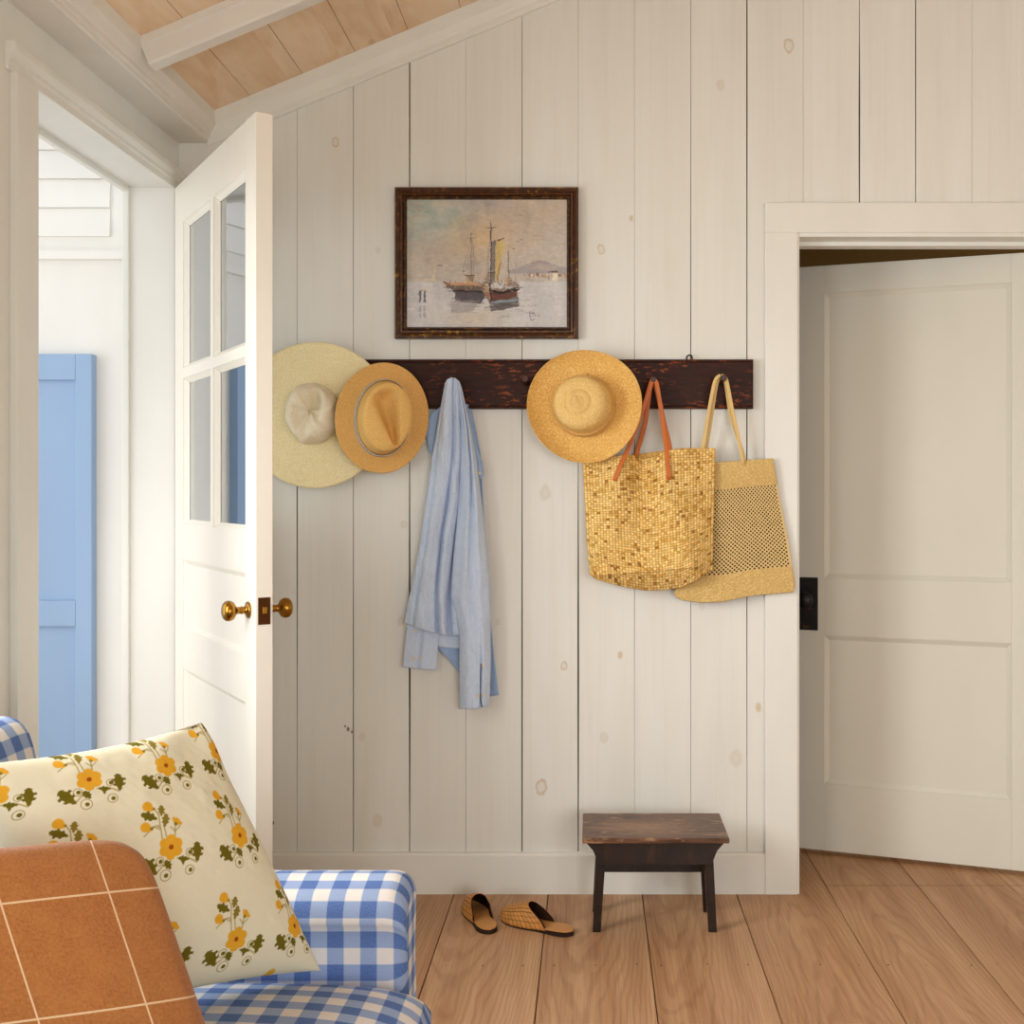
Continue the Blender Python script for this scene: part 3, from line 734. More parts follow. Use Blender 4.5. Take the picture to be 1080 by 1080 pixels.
# golden round straw hat
c = at(617.5, 429, 3.425); fr3 = frame(c, -7, 5)
hat = empty('straw_hat', tuple(c-np.array((0, 0, .17))), 'golden straw hat with flat round crown hanging beside the woven tote bag', 'hat', 'hats on the peg rail')
def brim3(x, y, h, a, k):
    r = math.hypot(x, y); t = max(0, (r-.09)/.083)
    q = 1+.02*math.sin(2*a+2.2)*t+.012*math.sin(3*a)*t
    return fr3(x*q*.985, y*q*1.0, h+t*t*(.010*math.sin(2*a+.9)+.006*math.sin(3*a+2)))
prof = [(.088+.0835*t, .002-.016*t+.040*t**2.6) for t in np.linspace(0, 1, 20)]+[(.1725, .0275), (.1718, .029)]
V, Fc, U = lathe(prof, 96, brim3); make('brim', V, Fc, M['straw_brim'], hat, uv=U, wrapu=True, solid=.003)
prof = [(.089, .0), (.0885, .012), (.087, .030), (.085, .048), (.0825, .062), (.079, .074), (.072, .083), (.062, .088), (.05, .0905), (.044, .0905), (.040, .0895), (.037, .0885), (.034, .091), (.030, .0935), (.024, .0945), (.021, .0935), (.018, .0925), (.015, .094), (.010, .0955), (.004, .096), (.001, .096)]
V, Fc, U = lathe(prof, 80, lambda x, y, h, a, k: fr3(x-.10*h, y+.02*h, h+.0015*math.sin(3*a)), cap1=True)
make('crown', V, Fc, M['straw_crown'], hat, uv=U, wrapu=True, subsurf=1)
V = []; Fc = []; U = []
for j, (hh, rr) in enumerate(((.010, .0905), (.020, .0895), (.030, .0885))):
    path = []
    for i in range(97):
        a = 2*PI*i/96; wob = .0016*math.sin(30*a+j*2)
        path.append(fr3((rr+wob)*math.cos(a)-.10*hh, (rr+wob)*math.sin(a)+.02*hh, hh+.0018*math.cos(30*a+j*2)))
    v, f, u2_ = tube(path, .0042, 6, up=(0, -1, 0)); Fc += [[q+len(V) for q in g] for g in f]; V += v; U += [(a*.2, b) for a, b in u2_]
make('hat_band', V, Fc, M['fedora_brim'], hat, uv=U, wrapu=True)
V, Fc, U = tube(smoothpath([fr3(.004, .080, .03), fr3(.004, .093, .036), fr3(.010, .097, .034), fr3(.013, .092, .022), fr3(.010, .088, .012)], 14), .0022, 6)
make('cord_loop', V, Fc, M['straw_crown'], hat, uv=U, wrapu=True)

# ------------------------------------------------------------------ cloth and bag panels
def poly(pts):
    P = np.array(pts, float); d = np.concatenate([[0], np.cumsum(np.hypot(*np.diff(P, axis=0).T))]); d /= d[-1]
    return lambda t: (np.interp(t, d, P[:,0]), np.interp(t, d, P[:,1]))
def patch(T, R, B, L, nu, nv):
    """bilinearly blended patch between four outline curves"""
    u, v = np.meshgrid(np.linspace(0, 1, nu), np.linspace(0, 1, nv))
    t, r, b, l = (poly(q) for q in (T, R, B, L))
    out = []
    for i in (0, 1):
        c00, c10, c01, c11 = T[0][i], T[-1][i], B[0][i], B[-1][i]
        out.append((1-v)*t(u)[i]+v*b(u)[i]+(1-u)*l(v)[i]+u*r(v)[i]-((1-u)*(1-v)*c00+u*(1-v)*c10+(1-u)*v*c01+u*v*c11))
    return u, v, out[0], out[1]
def place(px, py, depth):
    Y = 3.5-depth; return np.stack([(px-VX)*Y/F, Y, EYE-(py-VY)*Y/F], -1).reshape(-1, 3)

# ------------------------------------------------------------------ blue shirt
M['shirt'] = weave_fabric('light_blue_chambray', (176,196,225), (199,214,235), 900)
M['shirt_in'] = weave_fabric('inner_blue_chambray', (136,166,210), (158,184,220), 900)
M['button'] = plain('ivory_button', (228,212,166), .4, .4)
shirt = empty('shirt', tuple(at(482, 747, 3.44)), 'light blue long sleeved shirt hanging from a peg between the fedora and the straw hat', 'shirt')
def cloth(name, T, R, B, L, depth, mat, nu=60, nv=120, parent=None, **kw):
    u, v, px, py = patch(T, R, B, L, nu, nv); d = depth(u, v, px, py)
    P = place(px, py, d); uv = np.stack([(px.ravel()-VX)/342, (py.ravel())/342], -1)
    return make(name, P, grid_faces(nu, nv), mat, parent or shirt, uv=uv, solid=.0022, **kw)
def ridge(x, c, w): return np.exp(-((x-c)/w)**2)
def body_depth(u, v, px, py):
    top = np.exp(-v*9); bul = (1-(2*u-1)**2)**.5
    d = .046+.022*top+.026*bul*(1-.35*v)
    am = .005+.019*np.clip(v*1.5, 0, 1)
    w_ = .05*np.sin(v*7)+.04*(fbm(v*5, u*0+3, 2)-.5)
    d += am*(.9*ridge(u, .26+w_, .15)-1.0*ridge(u, .47+.06*v+w_, .035)+.8*ridge(u, .62+w_, .08)-1.2*ridge(u, .78-.03*v, .045)+.5*ridge(u, .90, .05)-.5*ridge(u, .10+.04*v, .04))
    d += .004*np.exp(-v*3)*(-ridge(u, .58, .022)-ridge(u, .70, .022)+ridge(u, .40, .03))
    d += .026*(fbm(u*3.2+v*3, v*9-u*3, 5)-.5)*np.clip(v*3, .2, 1)+.010*(fbm(u*9+v*7, v*20-u*6, 7)-.5)*np.clip(v*2, .3, 1)
    d -= .024*np.clip((u-.80)/.2, 0, 1)**1.5*np.clip((v-.25)*3, 0, 1)
    return d
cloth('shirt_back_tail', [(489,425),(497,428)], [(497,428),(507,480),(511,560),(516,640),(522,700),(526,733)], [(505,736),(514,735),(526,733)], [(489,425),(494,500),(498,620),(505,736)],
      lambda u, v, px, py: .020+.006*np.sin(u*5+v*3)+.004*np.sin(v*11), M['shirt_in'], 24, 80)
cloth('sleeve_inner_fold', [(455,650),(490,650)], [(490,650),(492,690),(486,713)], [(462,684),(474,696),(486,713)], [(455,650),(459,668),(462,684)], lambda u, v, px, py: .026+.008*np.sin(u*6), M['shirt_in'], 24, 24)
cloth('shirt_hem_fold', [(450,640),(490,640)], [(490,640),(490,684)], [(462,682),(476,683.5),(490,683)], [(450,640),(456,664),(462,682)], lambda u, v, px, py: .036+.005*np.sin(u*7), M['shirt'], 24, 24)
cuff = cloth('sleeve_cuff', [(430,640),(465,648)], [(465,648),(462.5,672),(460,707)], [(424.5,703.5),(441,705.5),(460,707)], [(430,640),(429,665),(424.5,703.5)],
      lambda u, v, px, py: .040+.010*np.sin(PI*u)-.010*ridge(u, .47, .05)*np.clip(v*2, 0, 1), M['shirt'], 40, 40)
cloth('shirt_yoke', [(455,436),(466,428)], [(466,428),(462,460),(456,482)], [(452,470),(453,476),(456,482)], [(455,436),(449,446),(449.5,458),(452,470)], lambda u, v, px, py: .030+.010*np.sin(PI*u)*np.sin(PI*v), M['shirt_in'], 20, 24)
cloth('shirt_body', [(469.5,404),(472,400),(476,398.3),(480,398.6),(484,402),(486,407)], [(486,407),(490,440),(494,480),(495,530),(490,580),(486,625),(489,660),(491,668)],
      [(426.5,657),(440,662),(455,667),(476,671),(491,668)], [(469.5,404),(463,440),(457,475),(450,525),(443,575),(435,615),(429,642),(426.5,657)], body_depth, M['shirt'], 110, 200)
def sleeve_depth(u, v, px, py):
    d = .056+.042*np.clip(1-(2*u-1)**2, 0, 1)**.5*(.55+.45*v)*(1-.25*np.clip((v-.8)*5, 0, 1))
    am = .011*np.clip(1.25-v, .25, 1)
    d += am*(ridge(u, .30+.08*np.sin(v*5), .10)-1.0*ridge(u, .52+.06*np.sin(v*6+1), .07)+.8*ridge(u, .74, .09))
    d += .013*(fbm(u*3, v*10, 12)-.5)+.006*(fbm(u*10, v*26, 13)-.5)-.008*ridge(u, .70, .035)*np.clip((v-.78)*12, 0, 1)+.0015*(np.abs(v-.925) < .006)
    return d
cloth('sleeve', [(480,400),(484,402),(487,410)], [(487,410),(495,445),(503,490),(508,530),(512,570),(516,610),(517,650),(517.5,700),(515.8,744)],
      [(484.6,747.5),(500,747.8),(515.8,744)], [(480,400),(486,450),(485,500),(482,550),(478,590),(475.5,628),(481,650),(484.6,672),(484.6,747.5)], sleeve_depth, M['shirt'], 80, 200)
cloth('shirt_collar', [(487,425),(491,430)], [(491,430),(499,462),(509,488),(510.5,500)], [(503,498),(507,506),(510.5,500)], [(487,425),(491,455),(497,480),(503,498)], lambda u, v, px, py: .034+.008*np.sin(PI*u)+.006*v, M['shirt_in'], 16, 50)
# placket slits and buttons
def strip_line(pts, w_, dd, mat, name, parent):
    V, Fc, U = tube([at(a, b, 3.5-dd) for a, b in pts], w_, 5); return make(name, V, Fc, mat, parent)
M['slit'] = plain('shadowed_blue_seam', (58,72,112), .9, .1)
strip_line([(507.2,700),(506.6,722),(506.8,738),(508.5,746)], .0016, .0905, M['slit'], 'placket_slit', shirt)
strip_line([(441.8,664),(441,680),(440,697),(438.5,704)], .0016, .0425, M['slit'], 'placket_slit', shirt)
for (a, b, dd) in ((509.7,702,.094),(504.2,734,.092),(510.0,733,.091),(438.7,665,.0535),(436,694.5,.052),(443.3,694.5,.050),(506,499,.055)):
    p = at(a, b, 3.5-dd)
    V, Fc, U = lathe([(0, 0), (.0042, 0), (.0046, .0008), (.0042, .0020), (.003, .0016), (0, .0014)], 14, lambda x, y, h, a_, k: p+np.array((x, -h, y)))
    tag(make('button', V, Fc, M['button'], shirt), 'small ivory button')

# ------------------------------------------------------------------ woven tote bag
M['tote'] = attr_paint('woven_raffia', .7, .2, 900); M['leather'] = plain('tan_leather', (204,108,34), .42, .4, 0, .25, 30)
tote = empty('tote_bag', tuple(at(684, 622, 3.43)), 'woven straw tote bag with tan leather handles hanging beneath the golden straw hat', 'bag', 'bags on the peg rail')
def tote_depth(u, v, px, py):
    t = np.clip((py-480)/(606-480), 0, 1)
    xl = np.interp(py, [474, 509, 608], [655, 651, 623]); xr = np.interp(py, [474, 507, 567, 598, 625], [704, 705, 725, 731, 733])
    xm = (xl+xr)/2+2; lo = np.interp(py, [474, 530, 608], [613, 616.5, 619]); hi = np.interp(py, [474, 560, 625], [755.5, 753, 751])
    dr = .086+.044*t; dm = .048+.072*t**1.2; de = .056+.02*t; deR = .056+.010*t
    f = lambda a, b, A, B: A+(B-A)*np.clip((px-a)/(b-a+1e-6), 0, 1)
    sm = lambda a, b, A, B: A+(B-A)*(.5-.5*np.cos(PI*np.clip((px-a)/(b-a+1e-6), 0, 1)))
    d = np.where(px < xl, f(lo, xl, de, dr), np.where(px < xm, sm(xl, xm, dr, dm), np.where(px < xr, sm(xm, xr, dm, dr), f(xr, hi, dr, deR))))
    d = d-.012*ridge(px, 678, 9)*np.clip(1-t*1.5, 0, 1)+.022*(fbm(px/24, py/30, 3)-.5)
    eb = 608-(px-622)*(9.4/109)
    below = np.clip((py-eb)/np.maximum(3, (622-eb)), 0, 1.2)
    inside = np.clip((px-619)/6, 0, 1)*np.clip((752-px)/22, 0, 1)
    d = d+.004*ridge(py, eb-.5, 1.6)*np.clip((734-px)/4, 0, 1)-(.055*below**1.3+.006*(below > 0))*inside
    return d
NC = 43; NR = 52
nu, nv = NC*5+1, NR*5+1
T = [(614.5,489),(633,485),(650,480.5),(660,479.3),(669,480),(678,484.5),(688,482),(700,476.8),(707,474.5),(735,474),(754.5,472.8)]
R = [(754.5,472.8),(753.5,520),(752.5,560),(751.8,600)]
B = [(622,606),(628,611),(640,614.5),(660,619.5),(681,622.8),(700,622.5),(719,619.5),(736,611),(751.8,600)]
L = [(614.5,489),(617,530),(619,575),(622,606)]
u, v, px, py = patch(T, R, B, L, nu, nv)
uo, vo = u, v; u = np.clip(u+.010*(fbm(uo*14, vo*14, 51)-.5)*np.sin(PI*uo), 0, 1); v = np.clip(v+.010*(fbm(uo*14, vo*14, 57)-.5)*np.sin(PI*vo), 0, 1)
ci = np.clip(np.floor(u*NC), 0, NC-1).astype(int); cj = np.clip(np.floor(v*NR), 0, NR-1).astype(int)
fx = np.abs(u*NC-ci-.5)*2; fy = np.abs(v*NR-cj-.5)*2
odd = (ci+cj) % 2
hgt = np.where(odd, (1-fy**3)*(1-.5*fx**2), (1-fx**3)*(1-.5*fy**2))
P = place(px, py, tote_depth(uo, vo, px, py)+.0030*hgt)
rs = np.random.RandomState(21); cr = rs.rand(NR, NC); tone = cr[cj, ci]
big = fbm(px/30, py/30, 8)
pal = np.array([lin(q)[:3] for q in ((246,208,132), (234,190,108), (214,164,82), (168,116,54))])
ti = np.where(tone+.5*(big-.5) < .54, 0, np.where(tone+.5*(big-.5) < .84, 1, np.where(tone < .97, 2, 3)))
colr = pal[ti]
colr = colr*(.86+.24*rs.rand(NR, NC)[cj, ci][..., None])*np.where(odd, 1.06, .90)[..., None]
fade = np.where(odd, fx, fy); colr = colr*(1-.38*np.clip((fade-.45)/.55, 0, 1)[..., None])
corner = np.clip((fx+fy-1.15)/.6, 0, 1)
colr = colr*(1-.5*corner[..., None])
colr = np.concatenate([colr, np.ones(colr.shape[:2]+(1,))], -1).reshape(-1, 4)
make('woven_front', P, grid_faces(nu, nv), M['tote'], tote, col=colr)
n2 = 60
T2 = [(614.5,489),(640,482),(665,479.5),(690,477),(720,472.5),(754.5,472.8)]
u, v, px, py = patch(T2, R, B, L, n2, n2)
dd = .055-.034*np.exp(-((u-.42)/.22)**2)
cc = np.where(((np.floor(u*NC)+np.floor(v*NR)) % 2)[..., None] > 0, pal[1], pal[2])
make('woven_back', place(px, py, dd), grid_faces(n2, n2), M['tote'], tote, col=np.concatenate([cc, np.ones(cc.shape[:2]+(1,))], -1).reshape(-1, 4), solid=.002)
def handle(pts, wd, name='handle', mat=None, parent=None, tk=.004, up=(1, 0, 0), lab=None, n=40):
    V, Fc, U = tube(smoothpath([at(a, b, 3.5-d) for a, b, d in pts], n), 0, 12, flat=(wd, tk), up=up)
    o = make(name, V, Fc, mat or M['leather'], parent or tote, uv=U)
    if lab: tag(o, lab)
    return o
handle([(648,507,.100),(654,492,.098),(664,470,.086),(678,432,.081),(685,409,.081),(688,401.5,.081),(691.5,402.5,.081),(694,412,.081),(699,446,.081),(703,474,.092),(705.5,506,.103)], .0135, lab='tan leather handle')
handle([(668,500,.028),(671,480,.031),(680,448,.046),(685,412,.062),(688,403.5,.064),(692,408,.060),(699,440,.052),(706,470,.040),(709,490,.036)], .0150, lab='tan leather handle')

# ------------------------------------------------------------------ openwork bag
M['bag'] = straw('sand_raffia_band', (232,202,138), (200,164,98), 900, hi=(244,220,164)); M['net'] = plain('sand_raffia_net', (230,200,138), .8, .15, 0, .25, 300)
M['bagback'] = plain('bag_inside_shade', (70,46,24), .9, .1, 0, .3, 200)  # brown darkened to stand for the shade inside the bag, behind the holes
bag = empty('openwork_bag', tuple(at(776, 635, 3.46)), 'sandy openwork raffia bag with solid borders hanging at the right end of the peg rail', 'bag', 'bags on the peg rail')
T = [(735,489.5),(752,488),(790,485.3),(815.5,483.6)]; R = [(815.5,483.6),(822,525),(831,570),(838.5,617),(836,624.5)]
B = [(711,627),(718,632.5),(740,635.5),(761,634.6),(790,628.5),(815.5,626),(836,624.5)]; L = [(735,489.5),(729,540),(720,590),(711,627)]
def bag_depth(px, py): return .039+.004*np.sin((px-720)/30)+.004*(fbm(px/26, py/26, 14)-.5)+.004*np.clip((py-560)/70, 0, 1)
V1, V2 = .195, .805
def sub(v0, v1, nu, nv):
    t, r, b, l = (poly(q) for q in (T, R, B, L)); u, v = np.meshgrid(np.linspace(0, 1, nu), np.linspace(v0, v1, nv))
    o = []
    for i in (0, 1):
        o.append((1-v)*t(u)[i]+v*b(u)[i]+(1-u)*l(v)[i]+u*r(v)[i]-((1-u)*(1-v)*T[0][i]+u*(1-v)*T[-1][i]+(1-u)*v*B[0][i]+u*v*B[-1][i]))
    return u, v, o[0], o[1]
for nm, a, b in (('top_border', 0, V1), ('bottom_border', V2, 1)):
    u, v, px, py = sub(a, b, 80, 24)
    make(nm, place(px, py, bag_depth(px, py)+.0012*np.sin(v*290)), grid_faces(80, 24), M['bag'], bag, uv=np.stack([u.ravel()*.3, v.ravel()*.4], -1), solid=.004)
nx, ny = 50, 42
u, v, px, py = sub(V1, V2, nx+1, ny+1); G = place(px, py, bag_depth(px, py)).reshape(ny+1, nx+1, 3)
V = [tuple(q) for q in G.reshape(-1, 3)]; Fc = []
rs = np.random.RandomState(4)
for j in range(ny):
    for i in range(nx):
        q = [j*(nx+1)+i, j*(nx+1)+i+1, (j+1)*(nx+1)+i+1, (j+1)*(nx+1)+i]
        if (i+j) % 2 == 0 and 0 < i < nx-1:
            P4 = G[[j, j, j+1, j+1], [i, i+1, i+1, i]]; cen = P4.mean(0); s_ = .98+rs.uniform(-.08, .06); b = len(V)
            ring = []
            for k_ in range(4):
                e0 = cen+(P4[k_]-cen)*s_*.86; ring.append(e0)
            V += [tuple(z) for z in ring]
            Fc += [(q[k_], q[(k_+1) % 4], b+(k_+1) % 4, b+k_) for k_ in range(4)]
        else: Fc.append(tuple(q))
make('net_panel', V, Fc, M['net'], bag, smooth=False, solid=.0034)
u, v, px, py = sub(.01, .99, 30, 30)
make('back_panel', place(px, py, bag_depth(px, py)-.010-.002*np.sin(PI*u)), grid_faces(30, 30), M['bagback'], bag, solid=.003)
handle([(738,492,.046),(744,455,.060),(751,415,.070),(754.5,401,.073),(759,396.5,.074),(764,397.5,.074),(767,404,.072),(772,430,.068),(779,462,.058),(784,490,.046)], .0105, mat=M['net'], parent=bag, tk=.005)
handle([(741,494,.028),(748,455,.046),(754,415,.058),(757,401.5,.060),(761,398,.061),(765,402,.058),(771,440,.048),(781,470,.038),(787,492,.029)], .0105, mat=M['net'], parent=bag, tk=.005)

# ------------------------------------------------------------------ painting
X0, Z0 = XZ(416.5, 357, 3.475); X1, Z1 = XZ(610, 197.5, 3.475)
pic = empty('painting', ((X0+X1)/2, 3.495, Z0), 'framed oil painting of moored sailing boats in a dark gilt edged wooden frame', 'painting')
k = NM('dark_gilt_frame', .32, .5); p = k.world(); nz = k.noise(k.map(p, (40, 40, 40)), 1.6, 4, .65); n2_ = k.noise(p, 9, 2)
col = k.mix(k.g(nz, .3, .7), lin((52,28,12)), lin((84,46,18)))
k.color(k.mix(k.math('MULTIPLY', k.g(nz, .55, .64), k.g(n2_, .42, .6)), col, lin((168,124,44)))); M['frame'] = k.m
k = NM('gilt_slip', .34, .5); nz = k.noise(k.world(), 70, 4, .65)
k.color(k.mix(k.g(nz, .50, .68), lin((46,25,12)), lin((128,86,34)))); M['gilt'] = k.m
fw = .0345
def picture_ring(profile, name, mat):
    """profile: (distance in from the outer edge, Y)"""
    V = []; n_ = len(profile)
    for (cx, cz, sx, sz) in ((X0, Z0, 1, 1), (X1, Z0, -1, 1), (X1, Z1, -1, -1), (X0, Z1, 1, -1)):
        for (d_, y_) in profile: V.append((cx+sx*d_, y_, cz+sz*d_))
    Fc = []
    for q in range(4):
        a, b = q*n_, ((q+1) % 4)*n_
        Fc += [(a+i, a+i+1, b+i+1, b+i) for i in range(n_-1)]
    return make(name, V, Fc, mat, pic, smooth=False)
picture_ring([(0, 3.499), (0, 3.472), (.003, 3.468), (.007, 3.468), (.009, 3.472), (.013, 3.474), (.018, 3.470), (.023, 3.469), (.026, 3.474), (.027, 3.499)], 'frame', M['frame'])
picture_ring([(.027, 3.490), (.027, 3.4735), (.030, 3.472), (.0325, 3.475), (.036, 3.482), (.036, 3.490)], 'inner_slip', M['gilt'])
W_, H_ = 380, 304
gx, gy = np.meshgrid(np.linspace(135, 938, W_), np.linspace(140, 780, H_))
img = np.zeros((H_, W_, 3))
def rgb(c): return np.array(c, float)
def lay(mask, c, al=1.0):
    global img
    m = (np.clip(mask, 0, 1)*al)[..., None]; img = img*(1-m)+rgb(c)*m
def inpoly(pts, soft=0):
    P_ = np.array(pts, float); ins = np.zeros(gx.shape, bool); n_ = len(P_); j = n_-1
    for i in range(n_):
        xi, yi = P_[i]; xj, yj = P_[j]
        c_ = ((yi > gy) != (yj > gy)) & (gx < (xj-xi)*(gy-yi)/(yj-yi+1e-9)+xi); ins ^= c_; j = i
    return ins.astype(float)
def seg(p, q, w_):
    p = np.array(p, float); q = np.array(q, float); d_ = q-p; L2 = (d_**2).sum()+1e-9
    t = np.clip(((gx-p[0])*d_[0]+(gy-p[1])*d_[1])/L2, 0, 1); r = np.hypot(gx-p[0]-t*d_[0], gy-p[1]-t*d_[1])
    return np.clip((w_-r)/1.6+.5, 0, 1)
ty = (gy-140)/640; tx = (gx-135)/803
gx = gx+(fbm(tx*34, ty*30, 31)-.5)*11; gy = gy+(fbm(tx*34, ty*30, 37)-.5)*9
img[:] = rgb((192,184,174))
lay(np.clip(1.2-np.hypot((tx-.08)/.35, (ty-.08)/.3), 0, 1), (150,172,164), .9)
lay(np.clip(1.2-np.hypot((tx-.46)/.22, (ty-.30)/.2), 0, 1), (212,184,134), .8)
lay(np.clip(1.1-np.hypot((tx-.75)/.35, (ty-.12)/.2), 0, 1), (180,162,142), .6)
lay(np.clip(1.1-np.hypot((tx-.62)/.25, (ty-.28)/.2), 0, 1), (206,184,164), .5)
lay(np.clip(1.1-np.hypot((tx-.2)/.25, (ty-.42)/.16), 0, 1), (186,168,148), .5)
n_a = fbm(tx*7, ty*9, 2); n_b = fbm(tx*16, ty*5, 6)
lay(np.clip((n_a-.5)*3, 0, 1), (208,198,182), .6); lay(np.clip((.47-n_b)*3, 0, 1), (156,146,138), .55)
sea = np.clip((gy-548)/6, 0, 1); lay(sea, (196,196,198), .9); lay(sea*np.clip((n_b-.5)*4, 0, 1), (216,214,212), .6)
lay(np.clip(1.1-np.hypot((tx-.42)/.25, (ty-.93)/.1), 0, 1), (208,194,172), .6); lay(seg((150,545),(330,545),4), (206,196,176), .7)
lay(inpoly([(640,500),(700,478),(745,462),(770,446),(815,442),(850,456),(900,476),(938,482),(938,512),(640,512)]), (150,146,152), .6)
lay(inpoly([(745,462),(790,444),(835,450),(860,462),(800,464)]), (122,122,140), .5)
lay(np.clip((fbm(tx*5+3, ty*14, 41)-.5)*4, 0, 1)*(1-sea), (200,180,158), .5); lay(np.clip((fbm(tx*9, ty*4, 43)-.54)*5, 0, 1)*(1-sea), (164,156,152), .5)
rs = np.random.RandomState(2)
for q in range(26):
    x = rs.uniform(690, 930); y = rs.uniform(508, 520); ww = rs.uniform(6, 16); hh = rs.uniform(12, 26)
    lay(inpoly([(x,y),(x+ww,y),(x+ww,y+hh),(x,y+hh)]), [(214,196,164),(150,136,128),(186,140,110),(232,220,196),(120,108,104)][q % 5], .8)
lay(inpoly([(865,505),(890,505),(890,548),(865,548)]), (236,226,200), .8); lay(seg((862,503),(890,502),4), (70,62,60), .8)
# reflections
lay(inpoly([(372,600),(535,600),(520,640),(500,660),(380,650)])*np.clip(n_b*1.7, 0, 1), (70,66,72), .85); lay(inpoly([(360,650),(500,640),(470,700),(355,710)]), (150,142,142), .5)
lay(inpoly([(540,640),(690,620),(700,675),(620,690),(560,700)])*np.clip(n_a*1.7, 0, 1), (78,74,76), .85); lay(seg((560,652),(680,645),5), (150,176,186), .7)
for q in range(40):
    x = rs.uniform(360, 760); y = rs.uniform(640, 730); lay(seg((x,y),(x+rs.uniform(20,70),y+rs.uniform(-2,2)),rs.uniform(.8,2)), [(120,112,112),(214,208,200),(166,158,154)][q % 3], .5)
# sails
lay(inpoly([(553,352),(582,344),(580,545),(556,548)]), (124,116,118), .9); lay(inpoly([(580,344),(620,338),(616,400),(606,470),(590,545),(576,545)]), (204,180,116), .9)
lay(inpoly([(600,345),(622,338),(618,420),(604,440)]), (212,192,124), .8); lay(inpoly([(596,460),(610,450),(594,540),(584,545)]), (170,130,96), .8); lay(seg((590,344),(622,338),4), (110,80,66), .9)
lay(inpoly([(530,540),(548,470),(552,548),(528,560)]), (150,128,112), .8); lay(inpoly([(536,380),(546,365),(548,440),(538,480)]), (176,158,146), .6)
# hulls
lay(inpoly([(320,552),(345,560),(420,556),(520,562),(530,600),(440,606),(372,598),(340,578)]), (104,90,82), .95)
lay(seg((330,562),(515,566),7), (208,160,118), .85); lay(seg((322,553),(350,566),4), (86,72,64), .8); lay(seg((372,598),(520,606),6), (44,38,42), .9); lay(inpoly([(375,600),(520,606),(510,632),(380,622)]), (86,80,84), .8)
lay(inpoly([(432,524),(474,524),(476,556),(434,556)]), (190,164,126), .95); lay(inpoly([(448,530),(470,530),(470,554),(448,554)]), (130,120,112), .8); lay(seg((430,520),(474,521),3), (76,60,52), .8)
lay(inpoly([(512,560),(552,556),(560,582),(640,590),(698,572),(684,624),(640,640),(560,648),(535,640),(516,600)]), (142,124,108), .95)
lay(inpoly([(556,600),(620,612),(690,592),(682,626),(640,640),(558,648)]), (98,58,48), .9); lay(seg((556,596),(620,606),6), (36,30,32), .95); lay(seg((620,606),(696,586),7), (36,30,32), .95)
lay(inpoly([(516,566),(552,560),(554,640),(534,636)]), (186,164,138), .8); lay(seg((552,560),(556,645),3.5), (40,34,34), .9); lay(inpoly([(522,600),(548,600),(548,640),(534,636)]), (150,92,70), .7)
lay(inpoly([(622,532),(662,530),(664,572),(624,574)]), (196,168,140), .9); lay(inpoly([(640,540),(690,552),(694,576),(640,580)]), (140,120,110), .7)
for q in range(130):
    x = rs.uniform(512, 696); y = rs.uniform(540, 600); lay(seg((x,y),(x+rs.uniform(-8,8),y+rs.uniform(-6,6)),rs.uniform(1,2.6)), [(224,208,184),(66,56,56),(186,150,120),(110,98,100)][q % 4], .7)
for q in range(90):
    x = rs.uniform(330, 520); y = rs.uniform(548, 590); lay(seg((x,y),(x+rs.uniform(-7,7),y+rs.uniform(-5,5)),rs.uniform(1,2.4)), [(220,190,150),(76,64,60),(200,130,90)][q % 3], .6)
# masts and rigging
lay(seg((557,255),(556,560),2.4), (74,62,58), .95); lay(seg((534,283),(582,279),1.8), (74,62,58), .9); lay(seg((458,310),(459,528),2.0), (112,98,88), .85); lay(seg((440,335),(488,330),1.5), (130,112,98), .7)
lay(seg((645,400),(647,535),2.0), (84,72,68), .9); lay(seg((556,300),(528,545),1.0), (120,106,96), .6); lay(seg((557,300),(640,540),1.0), (126,112,102), .5); lay(seg((458,330),(414,505),1.0), (140,124,112), .6); lay(seg((459,340),(500,545),1.0), (120,108,100), .6)
lay(seg((470,370),(470,540),1.4), (120,106,100), .5); lay(seg((645,420),(690,560),1.), (130,118,110), .5)
